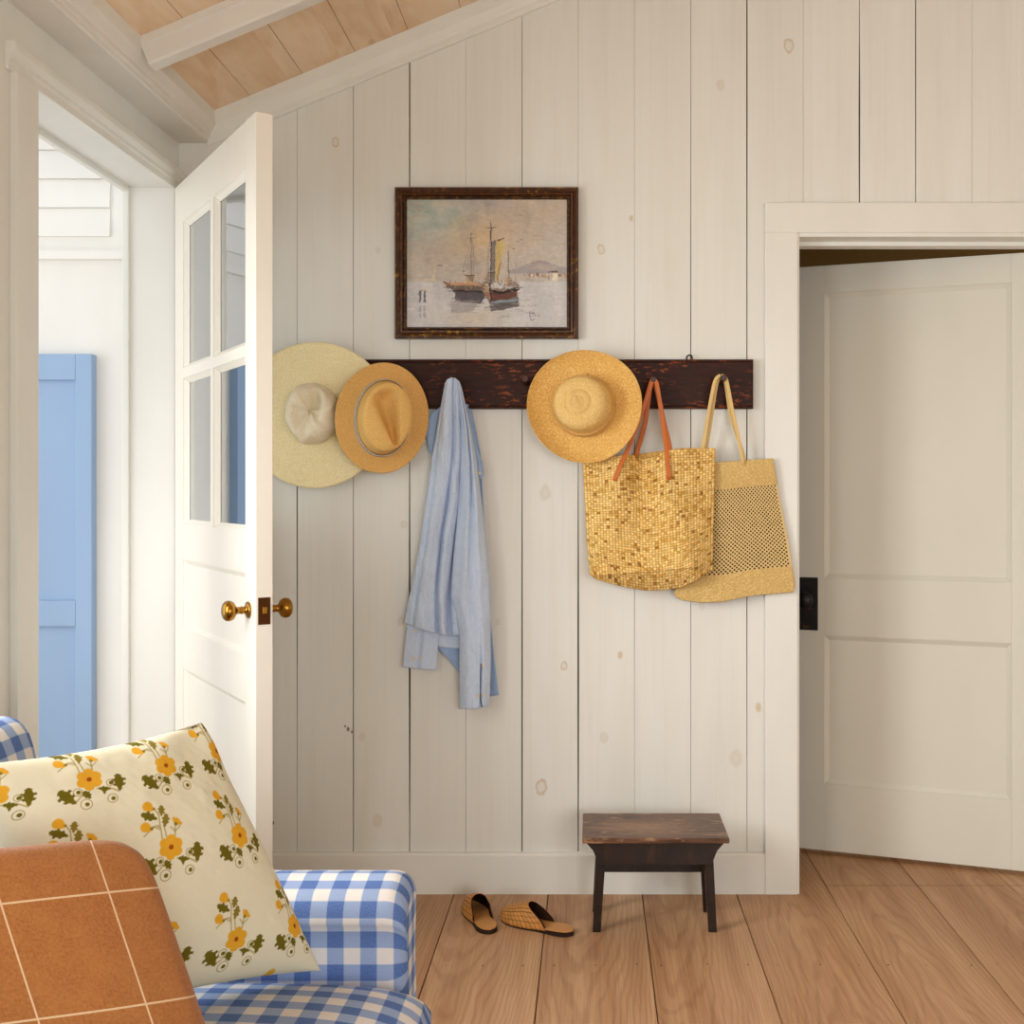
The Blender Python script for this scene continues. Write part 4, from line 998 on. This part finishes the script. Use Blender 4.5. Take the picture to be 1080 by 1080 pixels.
# far boat, posts, birds, small signature strokes
lay(seg((277,460),(276,548),1.6), (214,200,178), .9); lay(inpoly([(262,520),(276,480),(276,545),(252,546)]), (214,198,170), .7)
for a, b in ((202,592),(224,592)): lay(inpoly([(a-6,b),(a+6,b),(a+5,b+66),(a-4,b+66)]), (98,94,108), .9); lay(inpoly([(a-6,b+80),(a+5,b+80),(a+5,b+140),(a-3,b+140)]), (150,146,152), .6)
lay(seg((196,594),(234,597),4), (206,180,150), .9)
for a, b in ((712,338),(690,350),(672,384),(640,496),(310,470),(296,468),(418,498)): lay(seg((a-4,b),(a+4,b+2),2.2), (80,72,74), .8)
for p_, q_ in (((752,700),(758,745)),((758,712),(772,708)),((770,706),(778,722)),((795,716),(797,726)),((756,745),(776,740))): lay(seg(p_, q_, 1.4), (70,64,66), .8)
for q in range(900):
    x = rs.uniform(135, 938); y = rs.uniform(140, 780); c_ = img[min(H_-1, int((y-140)/640*H_)), min(W_-1, int((x-135)/803*W_))]
    an = rs.uniform(-.5, .5) if y < 540 else rs.uniform(-.08, .08); Ln = rs.uniform(6, 26)
    x_0, x_1 = int(max(0, (x-Ln-8-135)/803*W_)), int(min(W_, (x+Ln+8-135)/803*W_)+1); y_0, y_1 = int(max(0, (y-Ln-8-140)/640*H_)), int(min(H_, (y+Ln+8-140)/640*H_)+1)
    GX, GY, IM = gx, gy, img
    gx, gy, img = GX[y_0:y_1, x_0:x_1], GY[y_0:y_1, x_0:x_1], IM[y_0:y_1, x_0:x_1]
    lay(seg((x-Ln*math.cos(an), y-Ln*math.sin(an)), (x+Ln*math.cos(an), y+Ln*math.sin(an)), rs.uniform(1.2, 4)), np.clip(c_+rs.uniform(-20, 20), 0, 255), .45)
    IM[y_0:y_1, x_0:x_1] = img; gx, gy, img = GX, GY, IM
img += (np.random.RandomState(8).rand(H_, W_, 1)-.5)*9+(fbm(tx*60, ty*40, 3)-.5)[..., None]*16
s_ = np.clip(img, 0, 255)/255.; ln = np.where(s_ <= .04045, s_/12.92, ((s_+.055)/1.055)**2.4)
M['paint'] = attr_paint('oil_on_canvas', .42, .3, 260)
xa, xb, za, zb = X0+.035, X1-.035, Z0+.035, Z1-.035
XX = xa+(xb-xa)*tx; ZZ = zb-(zb-za)*ty
make('canvas', np.stack([XX.ravel(), np.full(XX.size, 3.483), ZZ.ravel()], -1), [tuple(reversed(f)) for f in grid_faces(W_, H_)], M['paint'], pic, col=np.concatenate([ln, np.ones((H_, W_, 1))], -1).reshape(-1, 4))

# ------------------------------------------------------------------ little bench
bench = empty('step_stool', (.175, 3.25, 0), 'low dark worn wooden bench with angled apron standing against the baseboard', 'stool')
bx0, bx1, by0, by1, bz = -.026, .380, 3.128, 3.372, .281
mb = MB(); nx_ = 24
for j in range(nx_):
    a, b = bx0+(bx1-bx0)*j/nx_, bx0+(bx1-bx0)*(j+1)/nx_
mb.box(bx0, bx1, by0, by1, bz-.015, bz); mb.build('seat_board', M['bench_top'], bench, smooth=False, bevel=.0025)
for (ya, yb, nm) in ((3.160, 3.176, 'apron'), (3.324, 3.340, 'apron')):
    mb = MB(); zt, zb_ = bz-.015, (bz-.084 if ya < 3.2 else bz-.160)
    V = []
    for y in (ya, yb): V += [(bx0+.008, y, zt), (bx1-.008, y, zt), (bx1-.014, y, zt-.012), (bx1-.030, y, zt-.030), (bx1-.046, y, zb_), (bx0+.046, y, zb_), (bx0+.030, y, zt-.030), (bx0+.014, y, zt-.012)]
    n_ = 8; mb.add(V, [(i, (i+1) % n_, n_+(i+1) % n_, n_+i) for i in range(n_)]+[tuple(range(n_))[::-1], tuple(range(n_, 2*n_))])
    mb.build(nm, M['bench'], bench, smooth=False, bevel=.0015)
for xe in (bx0+.052, bx1-.052):
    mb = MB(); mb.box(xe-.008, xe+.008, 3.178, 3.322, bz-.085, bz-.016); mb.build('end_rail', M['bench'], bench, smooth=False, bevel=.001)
for sx in (0, 1):
    for sy in (0, 1):
        xt = bx0+.055 if sx == 0 else bx1-.055; xb_ = bx0+.040 if sx == 0 else bx1-.040
        yt = 3.185 if sy == 0 else 3.315; yb_ = 3.194 if sy == 0 else 3.345
        mb = MB(); h = .0135; hb = .0115
        mb.hexa([(xb_+a*hb, yb_+b*hb, 0) for b in (-1, 1) for a in (-1, 1)]+[(xt+a*h, yt+b*h*.6, bz-.016) for b in (-1, 1) for a in (-1, 1)])
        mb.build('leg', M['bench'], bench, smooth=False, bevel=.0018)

# ------------------------------------------------------------------ woven mules
M['footbed'] = plain('tan_leather_footbed', (206,146,84), .5, .35, 0, .12, 25); M['sole'] = plain('dark_rubber_sole', (44,28,20), .7, .2)
M['mule'] = attr_paint('woven_tan_leather', .5, .35, 500); M['mule_in'] = plain('dark_shoe_lining', (48,28,16), .9, .1)
def mule(heel, toe, side, label):
    h = np.array(heel, float); t = np.array(toe, float); L = np.linalg.norm(t-h); u = (t-h)/L; w = np.array((-u[1], u[0]))*side
    root = empty('woven_mule', ((h[0]+t[0])/2, (h[1]+t[1])/2, 0), label, 'shoe', 'pair of woven mules')
    S = np.array([0, .03, .08, .16, .28, .40, .52, .64, .74, .84, .92, .97, 1.0])
    WI = np.array([.002, .016, .025, .030, .029, .027, .030, .035, .036, .031, .022, .012, .002]); WO = np.array([.002, .016, .025, .030, .030, .031, .036, .040, .040, .035, .026, .015, .002])
    def P(s, q, z): p = h+u*s*L+w*q; return (p[0], p[1], z)
    ss = np.concatenate([[0, .006, .015], np.linspace(.03, .97, 40), [.985, .994, 1.0]])
    wi = lambda s: np.interp(s, S, WI); wo = lambda s: np.interp(s, S, WO)
    base = lambda s: .013-.006*np.clip((s-.15)/.35, 0, 1)+.006*np.clip((s-.85)/.15, 0, 1)**2
    # sole: closed slab
    for nm, mat, za, zb, gr in (('sole', M['sole'], lambda s: .003*np.clip((s-.85)/.15, 0, 1), lambda s: base(s), 1.0), ('footbed', M['footbed'], lambda s: base(s)-.0005, lambda s: base(s)+.004, .94)):
        V = []
        for s in ss:
            V += [P(s, -wi(s)*gr, za(s)), P(s, wo(s)*gr, za(s)), P(s, wo(s)*gr, zb(s)), P(s, (wo(s)-wi(s))*.5*gr, zb(s)-(.0015 if nm == 'footbed' else 0)), P(s, -wi(s)*gr, zb(s))]
        make(nm, V, grid_faces(5, len(ss), True)+[tuple(range(5))[::-1], tuple(range(5*len(ss)-5, 5*len(ss)))], mat, root, bevel=0, autos=True)
    # upper: arch over the front of the foot, deep round opening
    NU, NV = 81, 73; V = []; col = []; cells_u, cells_v = 13, 12
    rr = np.random.RandomState(5).rand(40, 40)
    for j in range(NV):
        q = j/(NV-1)
        for i in range(NU):
            f = i/(NU-1); th = PI*f; cs = -math.cos(th); sn = math.sin(th)
            back = .32+.27*sn**1.2-(.03 if cs > 0 else 0)*abs(cs)
            s = 1.0-q*(1.0-back); s = min(s, .998)
            wl = wi(s) if cs < 0 else wo(s)
            hh = .045*np.clip((1-s)/.40, 0, 1)**.45+.010*np.clip((1-s)/.05, 0, 1); hh *= (1+.10*q)
            e = .75; x = math.copysign(abs(cs)**e, cs)*(wl*1.0+.0012); z = base(s)-.002+hh*sn**.8
            cu, cv = f*cells_u, q*cells_v; iu, iv = int(cu), int(cv); a, b = abs(cu-iu-.5)*2, abs(cv-iv-.5)*2
            o_ = (iu+iv) % 2; g = (1-b**3)*(1-.4*a*a) if o_ else (1-a**3)*(1-.4*b*b)
            x += cs*.0016*g; z += sn*.0016*g
            V.append(P(s, x, z))
            tone = rr[iv % 40, iu % 40]; c_ = np.array(lin((204,142,72))[:3])*(1-.22*tone)
            if max(a, b) > .80: c_ = c_*.34
            if q > .97: c_ = np.array(lin((176,112,54))[:3])
            col.append(tuple(c_)+(1,))
    up = make('woven_upper', V, grid_faces(NU, NV), M['mule'], root, col=col)
    V2 = []
    for j in range(0, NV, 4):
        q = j/(NV-1)
        for i in range(0, NU, 4):
            f = i/(NU-1); th = PI*f; cs = -math.cos(th); sn = math.sin(th); back = .32+.27*sn**1.2-(.03 if cs > 0 else 0)*abs(cs)
            s = min(1.0-q*(1.0-back)-.004*0, .99); wl = wi(s) if cs < 0 else wo(s); hh = .045*np.clip((1-s)/.40, 0, 1)**.45+.010*np.clip((1-s)/.05, 0, 1); hh *= (1+.10*q)
            V2.append(P(s, math.copysign(abs(cs)**.75, cs)*(wl-.002), base(s)+.002+(hh-.0035)*sn**.8))
    make('lining', V2, grid_faces((NU-1)//4+1, (NV-1)//4+1), M['mule_in'], root)
mule((-.283, 3.168), (-.362, 3.392), 1, 'woven tan leather mule pointing at the baseboard, nearer the gingham armchair')
mule((-.052, 3.158), (-.262, 3.292), 1, 'woven tan leather mule lying crosswise, nearer the dark bench')

# ------------------------------------------------------------------ gingham armchair
M['gingham'] = gingham('blue_gingham_cotton', .0555); M['chair_leg'] = plain('dark_turned_wood', (58,36,24), .4, .4)
chair = empty('armchair', (-.62, 1.56, 0), 'blue and white gingham armchair in the front left corner with pillow and throw', 'armchair')
def rounded_sweep(prof, x0, x1, r, flip, name, nx=26, parent=None):
    """closed (y, z) profile swept along X with softly rounded front end; uv in metres"""
    n_ = len(prof); cy = sum(p[0] for p in prof)/n_; cz = sum(p[1] for p in prof)/n_
    arc = [0]
    for i in range(1, n_): arc.append(arc[-1]+math.hypot(prof[i][0]-prof[i-1][0], prof[i][1]-prof[i-1][1]))
    V = []; U = []
    xs = list(np.linspace(x0, x1-r, nx))+[x1-r+r*math.sin(a) for a in np.linspace(0, PI/2, 9)[1:]]
    for x in xs:
        q = 0 if x <= x1-r else 1-math.sqrt(max(0, 1-((x-(x1-r))/r)**2))
        for i, (y, z) in enumerate(prof):
            dy, dz = y-cy, z-cz; l_ = math.hypot(dy, dz); k_ = max(0, 1-q*r/l_)
            V.append((x, cy+dy*k_, cz+dz*k_)); U.append((x, arc[i]))
    Fc = grid_faces(n_, len(xs), True)+[tuple(range(n_))[::-1]]
    o0 = len(V); last = V[-n_:]
    V += last; U += [(x1+y, z+.012) for (_x, y, z) in last]; Fc.append(tuple(range(o0, o0+n_)))
    return make(name, V, Fc, M['gingham'], parent or chair, uv=U)
def arm_profile(y0, y1, z0, z1, inner):
    # inner: -1 when the seat lies towards -Y
    P_ = []
    w_ = y1-y0; R1 = .045; R2 = .03
    P_ += [(y0, z0+(z1-.055-z0)*t) for t in np.linspace(0, 1, 14)]
    P_ += [(y0-.006+.004*0, z1-.050), (y0-.008, z1-.044)]
    P_ += [(y0-.006+R1*(1-math.cos(a)), z1-.040+.040*math.sin(a)) for a in np.linspace(.1, PI/2, 8)]
    P_ += [(y0+R1+(w_-R1-R2)*t, z1+.008*math.sin(PI*t)) for t in np.linspace(.1, 1, 6)]
    P_ += [(y1-R2+R2*math.sin(a), z1-R2+R2*math.cos(a)) for a in np.linspace(0.2, PI/2, 6)]
    P_ += [(y1, z1-R2+(z0-z1+R2)*t) for t in np.linspace(.1, 1, 10)]
    return P_
ap = arm_profile(1.905, 2.055, .14, .562, -1)
rounded_sweep(ap, -1.02, -.314, .035, False, 'arm')
apn = [(2*1.54-y, z) for y, z in ap][::-1]
rounded_sweep(apn, -1.02, -.314, .035, False, 'arm')
# base below the seat
mb = MB(); mb.box(-1.05, -.31, 1.185, 1.895, .13, .30)
for q in range(len(mb.v)): mb.uv[q] = (mb.v[q][0]+mb.v[q][1], mb.v[q][2])
mb.build('seat_base', M['gingham'], chair, smooth=False, bevel=.02)
# seat cushion, domed
nu, nv = 60, 60; V = []; U = []
u, v = np.meshgrid(np.linspace(-1, 1, nu), np.linspace(-1, 1, nv))
sq = lambda t: np.sign(t)*np.abs(t)
cx, cy, hx, hy = -.657, 1.545, .402, .352
for sgn in (1, -1):
    e = np.clip(1-np.abs(u)**7, 0, 1)**(1/2.6)*np.clip(1-np.abs(v)**7, 0, 1)**(1/2.6)
    zz = .375+sgn*.062*e+(.034*(1-u**2*.7)*(1-v**2*.8)*e if sgn > 0 else 0)
    rx = 1-.03*np.abs(v)**6; ry = 1-.03*np.abs(u)**6
    V += np.stack([(cx+u*hx*rx).ravel(), (cy+v*hy*ry).ravel(), zz.ravel()], -1).tolist()
    U += np.stack([(u*hx).ravel()*1.0+(0), (v*hy).ravel()], -1).tolist()
Fc = grid_faces(nu, nv)+[tuple(reversed(f)) for f in grid_faces(nu, nv, off=nu*nv)]
make('seat_cushion', V, Fc, M['gingham'], chair, uv=U)
# chair back, leaning towards the left wall
V = []; U = []; n_ = 0
bp = [(-.90, .30), (-.93, .50), (-.965, .70), (-.985, .80), (-1.005, .835), (-1.04, .850), (-1.075, .840), (-1.095, .80), (-1.09, .60), (-1.075, .35), (-1.06, .14), (-.98, .14)]
arc = [0]
for i in range(1, len(bp)): arc.append(arc[-1]+math.hypot(bp[i][0]-bp[i-1][0], bp[i][1]-bp[i-1][1]))
ys = [1.06, 1.068, 1.085]+list(np.linspace(1.11, 1.97, 20))+[1.995, 2.012, 2.02]
for y in ys:
    e = min(y-1.06, 2.02-y); k_ = 1-.28*max(0, 1-e/.04)**2
    for i, (x, z) in enumerate(bp): V.append((-1.0+(x+1.0)*k_, y, .5+(z-.5)*(.9+.1*k_))); U.append((y, arc[i]))
make('backrest', V, grid_faces(len(bp), len(ys), True)+[tuple(range(len(bp)))[::-1], tuple(range(len(bp)*(len(ys)-1), len(bp)*len(ys)))], M['gingham'], chair, uv=U, subsurf=1)
for x, y in ((-.36, 1.10), (-.36, 1.98), (-1.02, 1.10), (-1.02, 1.98)):
    V, Fc, U = lathe([(.012, 0), (.016, .02), (.022, .10), (.025, .145)], 12, lambda a, b, h, an, k: (x+a, y+b, h), True, True); make('leg', V, Fc, M['chair_leg'], chair)

# ------------------------------------------------------------------ floral pillow
BR, TR, TL, BL = (np.array(q) for q in ((-.4456, 1.865, .452), (-.636, 1.850, .863), (-.86, 1.55, .865), (-.70, 1.52, .53)))
pil = empty('pillow', (-.60, 1.70, .45), 'cream pillow with yellow flower sprigs leaning in the gingham armchair', 'pillow')
nrm = np.cross(BR-BL, TR-BR); nrm /= np.linalg.norm(nrm)
def pillow_pts(nu, nv, sgn):
    u, v = np.meshgrid(np.linspace(0, 1, nu), np.linspace(0, 1, nv))
    bu = 4*u*(1-u); bv = 4*v*(1-v)
    uu_ = u+.030*(.5-u)*2*bv*np.abs(2*u-1)**2; vv_ = v+.030*(.5-v)*2*bu*np.abs(2*v-1)**2      # edges drawn in between the corners
    P_ = ((1-uu_)*(1-vv_))[..., None]*BL+(uu_*(1-vv_))[..., None]*BR+(uu_*vv_)[..., None]*TR+((1-uu_)*vv_)[..., None]*TL
    th = .085*(bu*bv)**.45*(.85+.15*bv)
    wr = .010*(fbm(u*6, v*6, 16)-.5)*np.clip(bu*bv*4, 0, 1)+.006*np.sin(18*(u-v))*np.exp(-((1-v)*5)**2-((1-u)*5)**2)
    d = sgn*th+wr*sgn
    d = d-.0*v
    return u, v, P_+nrm*d[..., None]
NP = 400
u, v, PP = pillow_pts(NP, NP, 1)
LX, LY = .44, .42                                        # printed cloth size in metres
gx = u*LX*1000; gy = -v*LY*1000                           # millimetres, y down as in the sketch
gy0, gx0 = gy.copy(), gx.copy()
img = np.zeros(gx.shape+(3,)); img[:] = rgb((226,221,196))
YEL, RED, GRN, GR2 = (222,166,48), (160,72,24), (106,96,22), (134,118,44)
def disc(c, r): return np.clip((r-np.hypot(gx-c[0], gy-c[1]))/.6+.5, 0, 1)
def ringm(c, r, w_): return np.clip((w_-np.abs(np.hypot(gx-c[0], gy-c[1])-r))/.5+.5, 0, 1)
def leafm(a, b, w_, jag=.18):
    a = np.array(a, float); b = np.array(b, float); d_ = b-a; Ls = np.linalg.norm(d_); d_ /= Ls
    s = ((gx-a[0])*d_[0]+(gy-a[1])*d_[1])/Ls; q = np.abs((gx-a[0])*-d_[1]+(gy-a[1])*d_[0])
    wd = w_*np.sin(PI*np.clip(s, 0, 1)**.8)*(1+jag*np.sign(np.sin(s*22)))
    return np.clip((wd-q)/.7+.5, 0, 1)*((s > 0) & (s < 1))
def motif(ox, oy, sc_, rot=0):
    """one flower sprig, drawn in units of the sketch round its large flower"""
    global gx, gy
    bx, by = gx0, gy0
    ca, sa = math.cos(rot), math.sin(rot)
    gx = ((bx-ox)*ca+(by-oy)*sa)/sc_; gy = (-(bx-ox)*sa+(by-oy)*ca)/sc_
    gx = gx+.42*gy
    if np.hypot(gx, gy).min() > 70: gx, gy = bx, by; return
    S = lambda pts, w_, c, al=.9: [lay(seg(pts[i], pts[i+1], w_), c, al) for i in range(len(pts)-1)]
    stem = (150,134,76)
    S([(-10,-9),(-13,-24),(-15,-36),(-20,-44)], .55, stem); S([(-5,-11),(-9,-24),(-8,-38)], .55, stem); S([(4,-12),(4,-22)], .6, stem); S([(-13,-20),(-20,-23),(-30,-13)], .5, stem); S([(-13,-22),(-16,-24),(-23,-22)], .5, stem)
    S([(-1,-22),(4,-17),(10,-23)], .5, stem)
    S([(8,12),(20,12),(30,17)], .6, stem); S([(-6,17),(-14,27),(-24,27)], .6, stem)
    for k_ in range(6):
        a = k_*PI/3+.52; cxp, cyp = 8.4*math.cos(a), 8.4*math.sin(a); lay(disc((cxp, cyp), 5.6), YEL); lay(leafm((0, 0), (cxp*1.62, cyp*1.62), 5.0, .05), YEL)
    lay(disc((0, 0), 2.7), RED)
    for (p_, r) in (((-27,-46), 5.6), ((-29,-23), 5.4)): lay(disc(p_, r), YEL); lay(disc((p_[0]+4, p_[1]+2.5), 3.2), YEL)
    lay(disc((-20,-43), 1.4), GR2); lay(disc((-22,-21), 1.8), GR2); lay(inpoly([(1,-33),(8,-32),(13,-26),(12,-24),(5,-24),(2,-28)]), YEL); lay(disc((5,-25), 2.0), GR2)
    lay(leafm((-34,-38), (-16,-31), 4.6), GRN); lay(leafm((-11,-47), (-12,-34), 3.8), GR2); lay(leafm((-6,-37), (-8,-22), 4.0), GR2)
    lay(leafm((-31,12), (-14,29), 7.2, .25), GRN); lay(leafm((30,-5), (31,17), 6.4, .25), GRN); lay(leafm((-6,14), (1,24), 4.0), GRN); lay(leafm((9,12), (22,14), 2.8), GRN); lay(leafm((15,13), (15,20), 1.6), GRN)
    for (p_, r) in (((-12,15), 4.4), ((-4,30), 5.8), ((21,6), 3.8), ((23,25), 5.0)): lay(ringm(p_, r, .45), stem, .9); lay(disc((p_[0]+.8, p_[1]+.2), 2.3), GRN)
    gx, gy = bx, by
MOT = [(a, b, 1.48, .12) for a, b in ((.15,.545),(.47,.545),(.795,.545),(1.11,.545),(-.01,.17),(.30,.17),(.60,.165),(.915,.18),(.02,.865),(.335,.86),(.65,.86),(.965,.88),(.45,-.19),(.76,-.16),(.14,-.19))]
for (mu, mv, sc_, ro) in MOT: motif(mu*LX*1000, -mv*LY*1000, sc_, ro)
s_ = np.clip(img+(np.random.RandomState(3).rand(NP, NP, 1)-.5)*5, 0, 255)/255.; ln = np.where(s_ <= .04045, s_/12.92, ((s_+.055)/1.055)**2.4)
M['floral'] = attr_paint('printed_floral_linen', .85, .1, 700); M['pillow_back'] = plain('cream_linen', (226,221,196), .9, .1)
make('pillow_front', PP.reshape(-1, 3), grid_faces(NP, NP), M['floral'], pil, col=np.concatenate([ln, np.ones((NP, NP, 1))], -1).reshape(-1, 4))
_, _, PB = pillow_pts(60, 60, -1)
make('pillow_back', PB.reshape(-1, 3), [tuple(reversed(f)) for f in grid_faces(60, 60)], M['pillow_back'], pil)

# ------------------------------------------------------------------ tan throw
k = NM('tan_wool_windowpane', .95, .05); u_, v_, _ = k.sep(k.uv()); nz = k.noise(k.map(k.uv(), (260, 260, 1)), 1, 3); n3 = k.noise(k.map(k.uv(), (30, 30, 1)), 1, 3)
def lines(w_, per, off, wd):
    f = k.math('FRACT', k.math('DIVIDE', k.math('ADD', w_, off), per)); return k.math('LESS_THAN', k.math('ABSOLUTE', k.math('SUBTRACT', f, .5)), wd/per)
ml = k.math('MAXIMUM', lines(u_, .135, .0, .0012), lines(v_, .135, .0, .0012))
col = k.mix(k.g(nz, .3, .7), lin((168,110,62)), lin((146,90,46))); col = k.mix(k.math('MULTIPLY', k.g(n3, .4, .7), .3), col, lin((180,122,70)))
k.color(k.mix(k.math('MULTIPLY', ml, .75), col, lin((226,196,158)))); k.bump(nz, .5, .002)
try: k.b.inputs['Sheen Weight'].default_value = .3
except Exception: pass
M['throw'] = k.m
b0, t0, t1_, b1 = (np.array(q) for q in ((-.425, 1.385, .455), (-.578, 1.455, .80), (-.95, 1.25, .82), (-.82, 1.225, .47)))
nu, nv = 70, 70; V = []; U = []
u, v = np.meshgrid(np.linspace(0, 1, nu), np.linspace(0, 1, nv)); bu, bv = 4*u*(1-u), 4*v*(1-v)
nr = np.cross(b0-b1, t0-b0); nr /= np.linalg.norm(nr)
Pc = ((1-u)*(1-v))[..., None]*b1+(u*(1-v))[..., None]*b0+(u*v)[..., None]*t0+((1-u)*v)[..., None]*t1_
for sgn in (1, -1):
    e = np.clip(1-np.abs(2*u-1)**6, 0, 1)**.4*np.clip(1-np.abs(2*v-1)**6, 0, 1)**.4
    d = sgn*.030*e+.008*np.sin(u*9+v*2)*e+.010*(fbm(u*4, v*4, 19)-.5)*e
    rnd_ = .02*(np.abs(2*u-1)**8*np.abs(2*v-1)**8)
    Q = Pc+nr*d[..., None]; Q = Q+(Pc.mean((0, 1))-Q)*(rnd_*4)[..., None]
    V += Q.reshape(-1, 3).tolist(); U += np.stack([(1-u).ravel()*.49, (1-v).ravel()*.37], -1).tolist()
make_throw = make('throw_blanket', V, grid_faces(nu, nv)+[tuple(reversed(f)) for f in grid_faces(nu, nv, off=nu*nv)], M['throw'], None, uv=U)
tag(make_throw, 'tan wool throw with thin cream windowpane lines propped in front of the floral pillow', 'throw blanket')
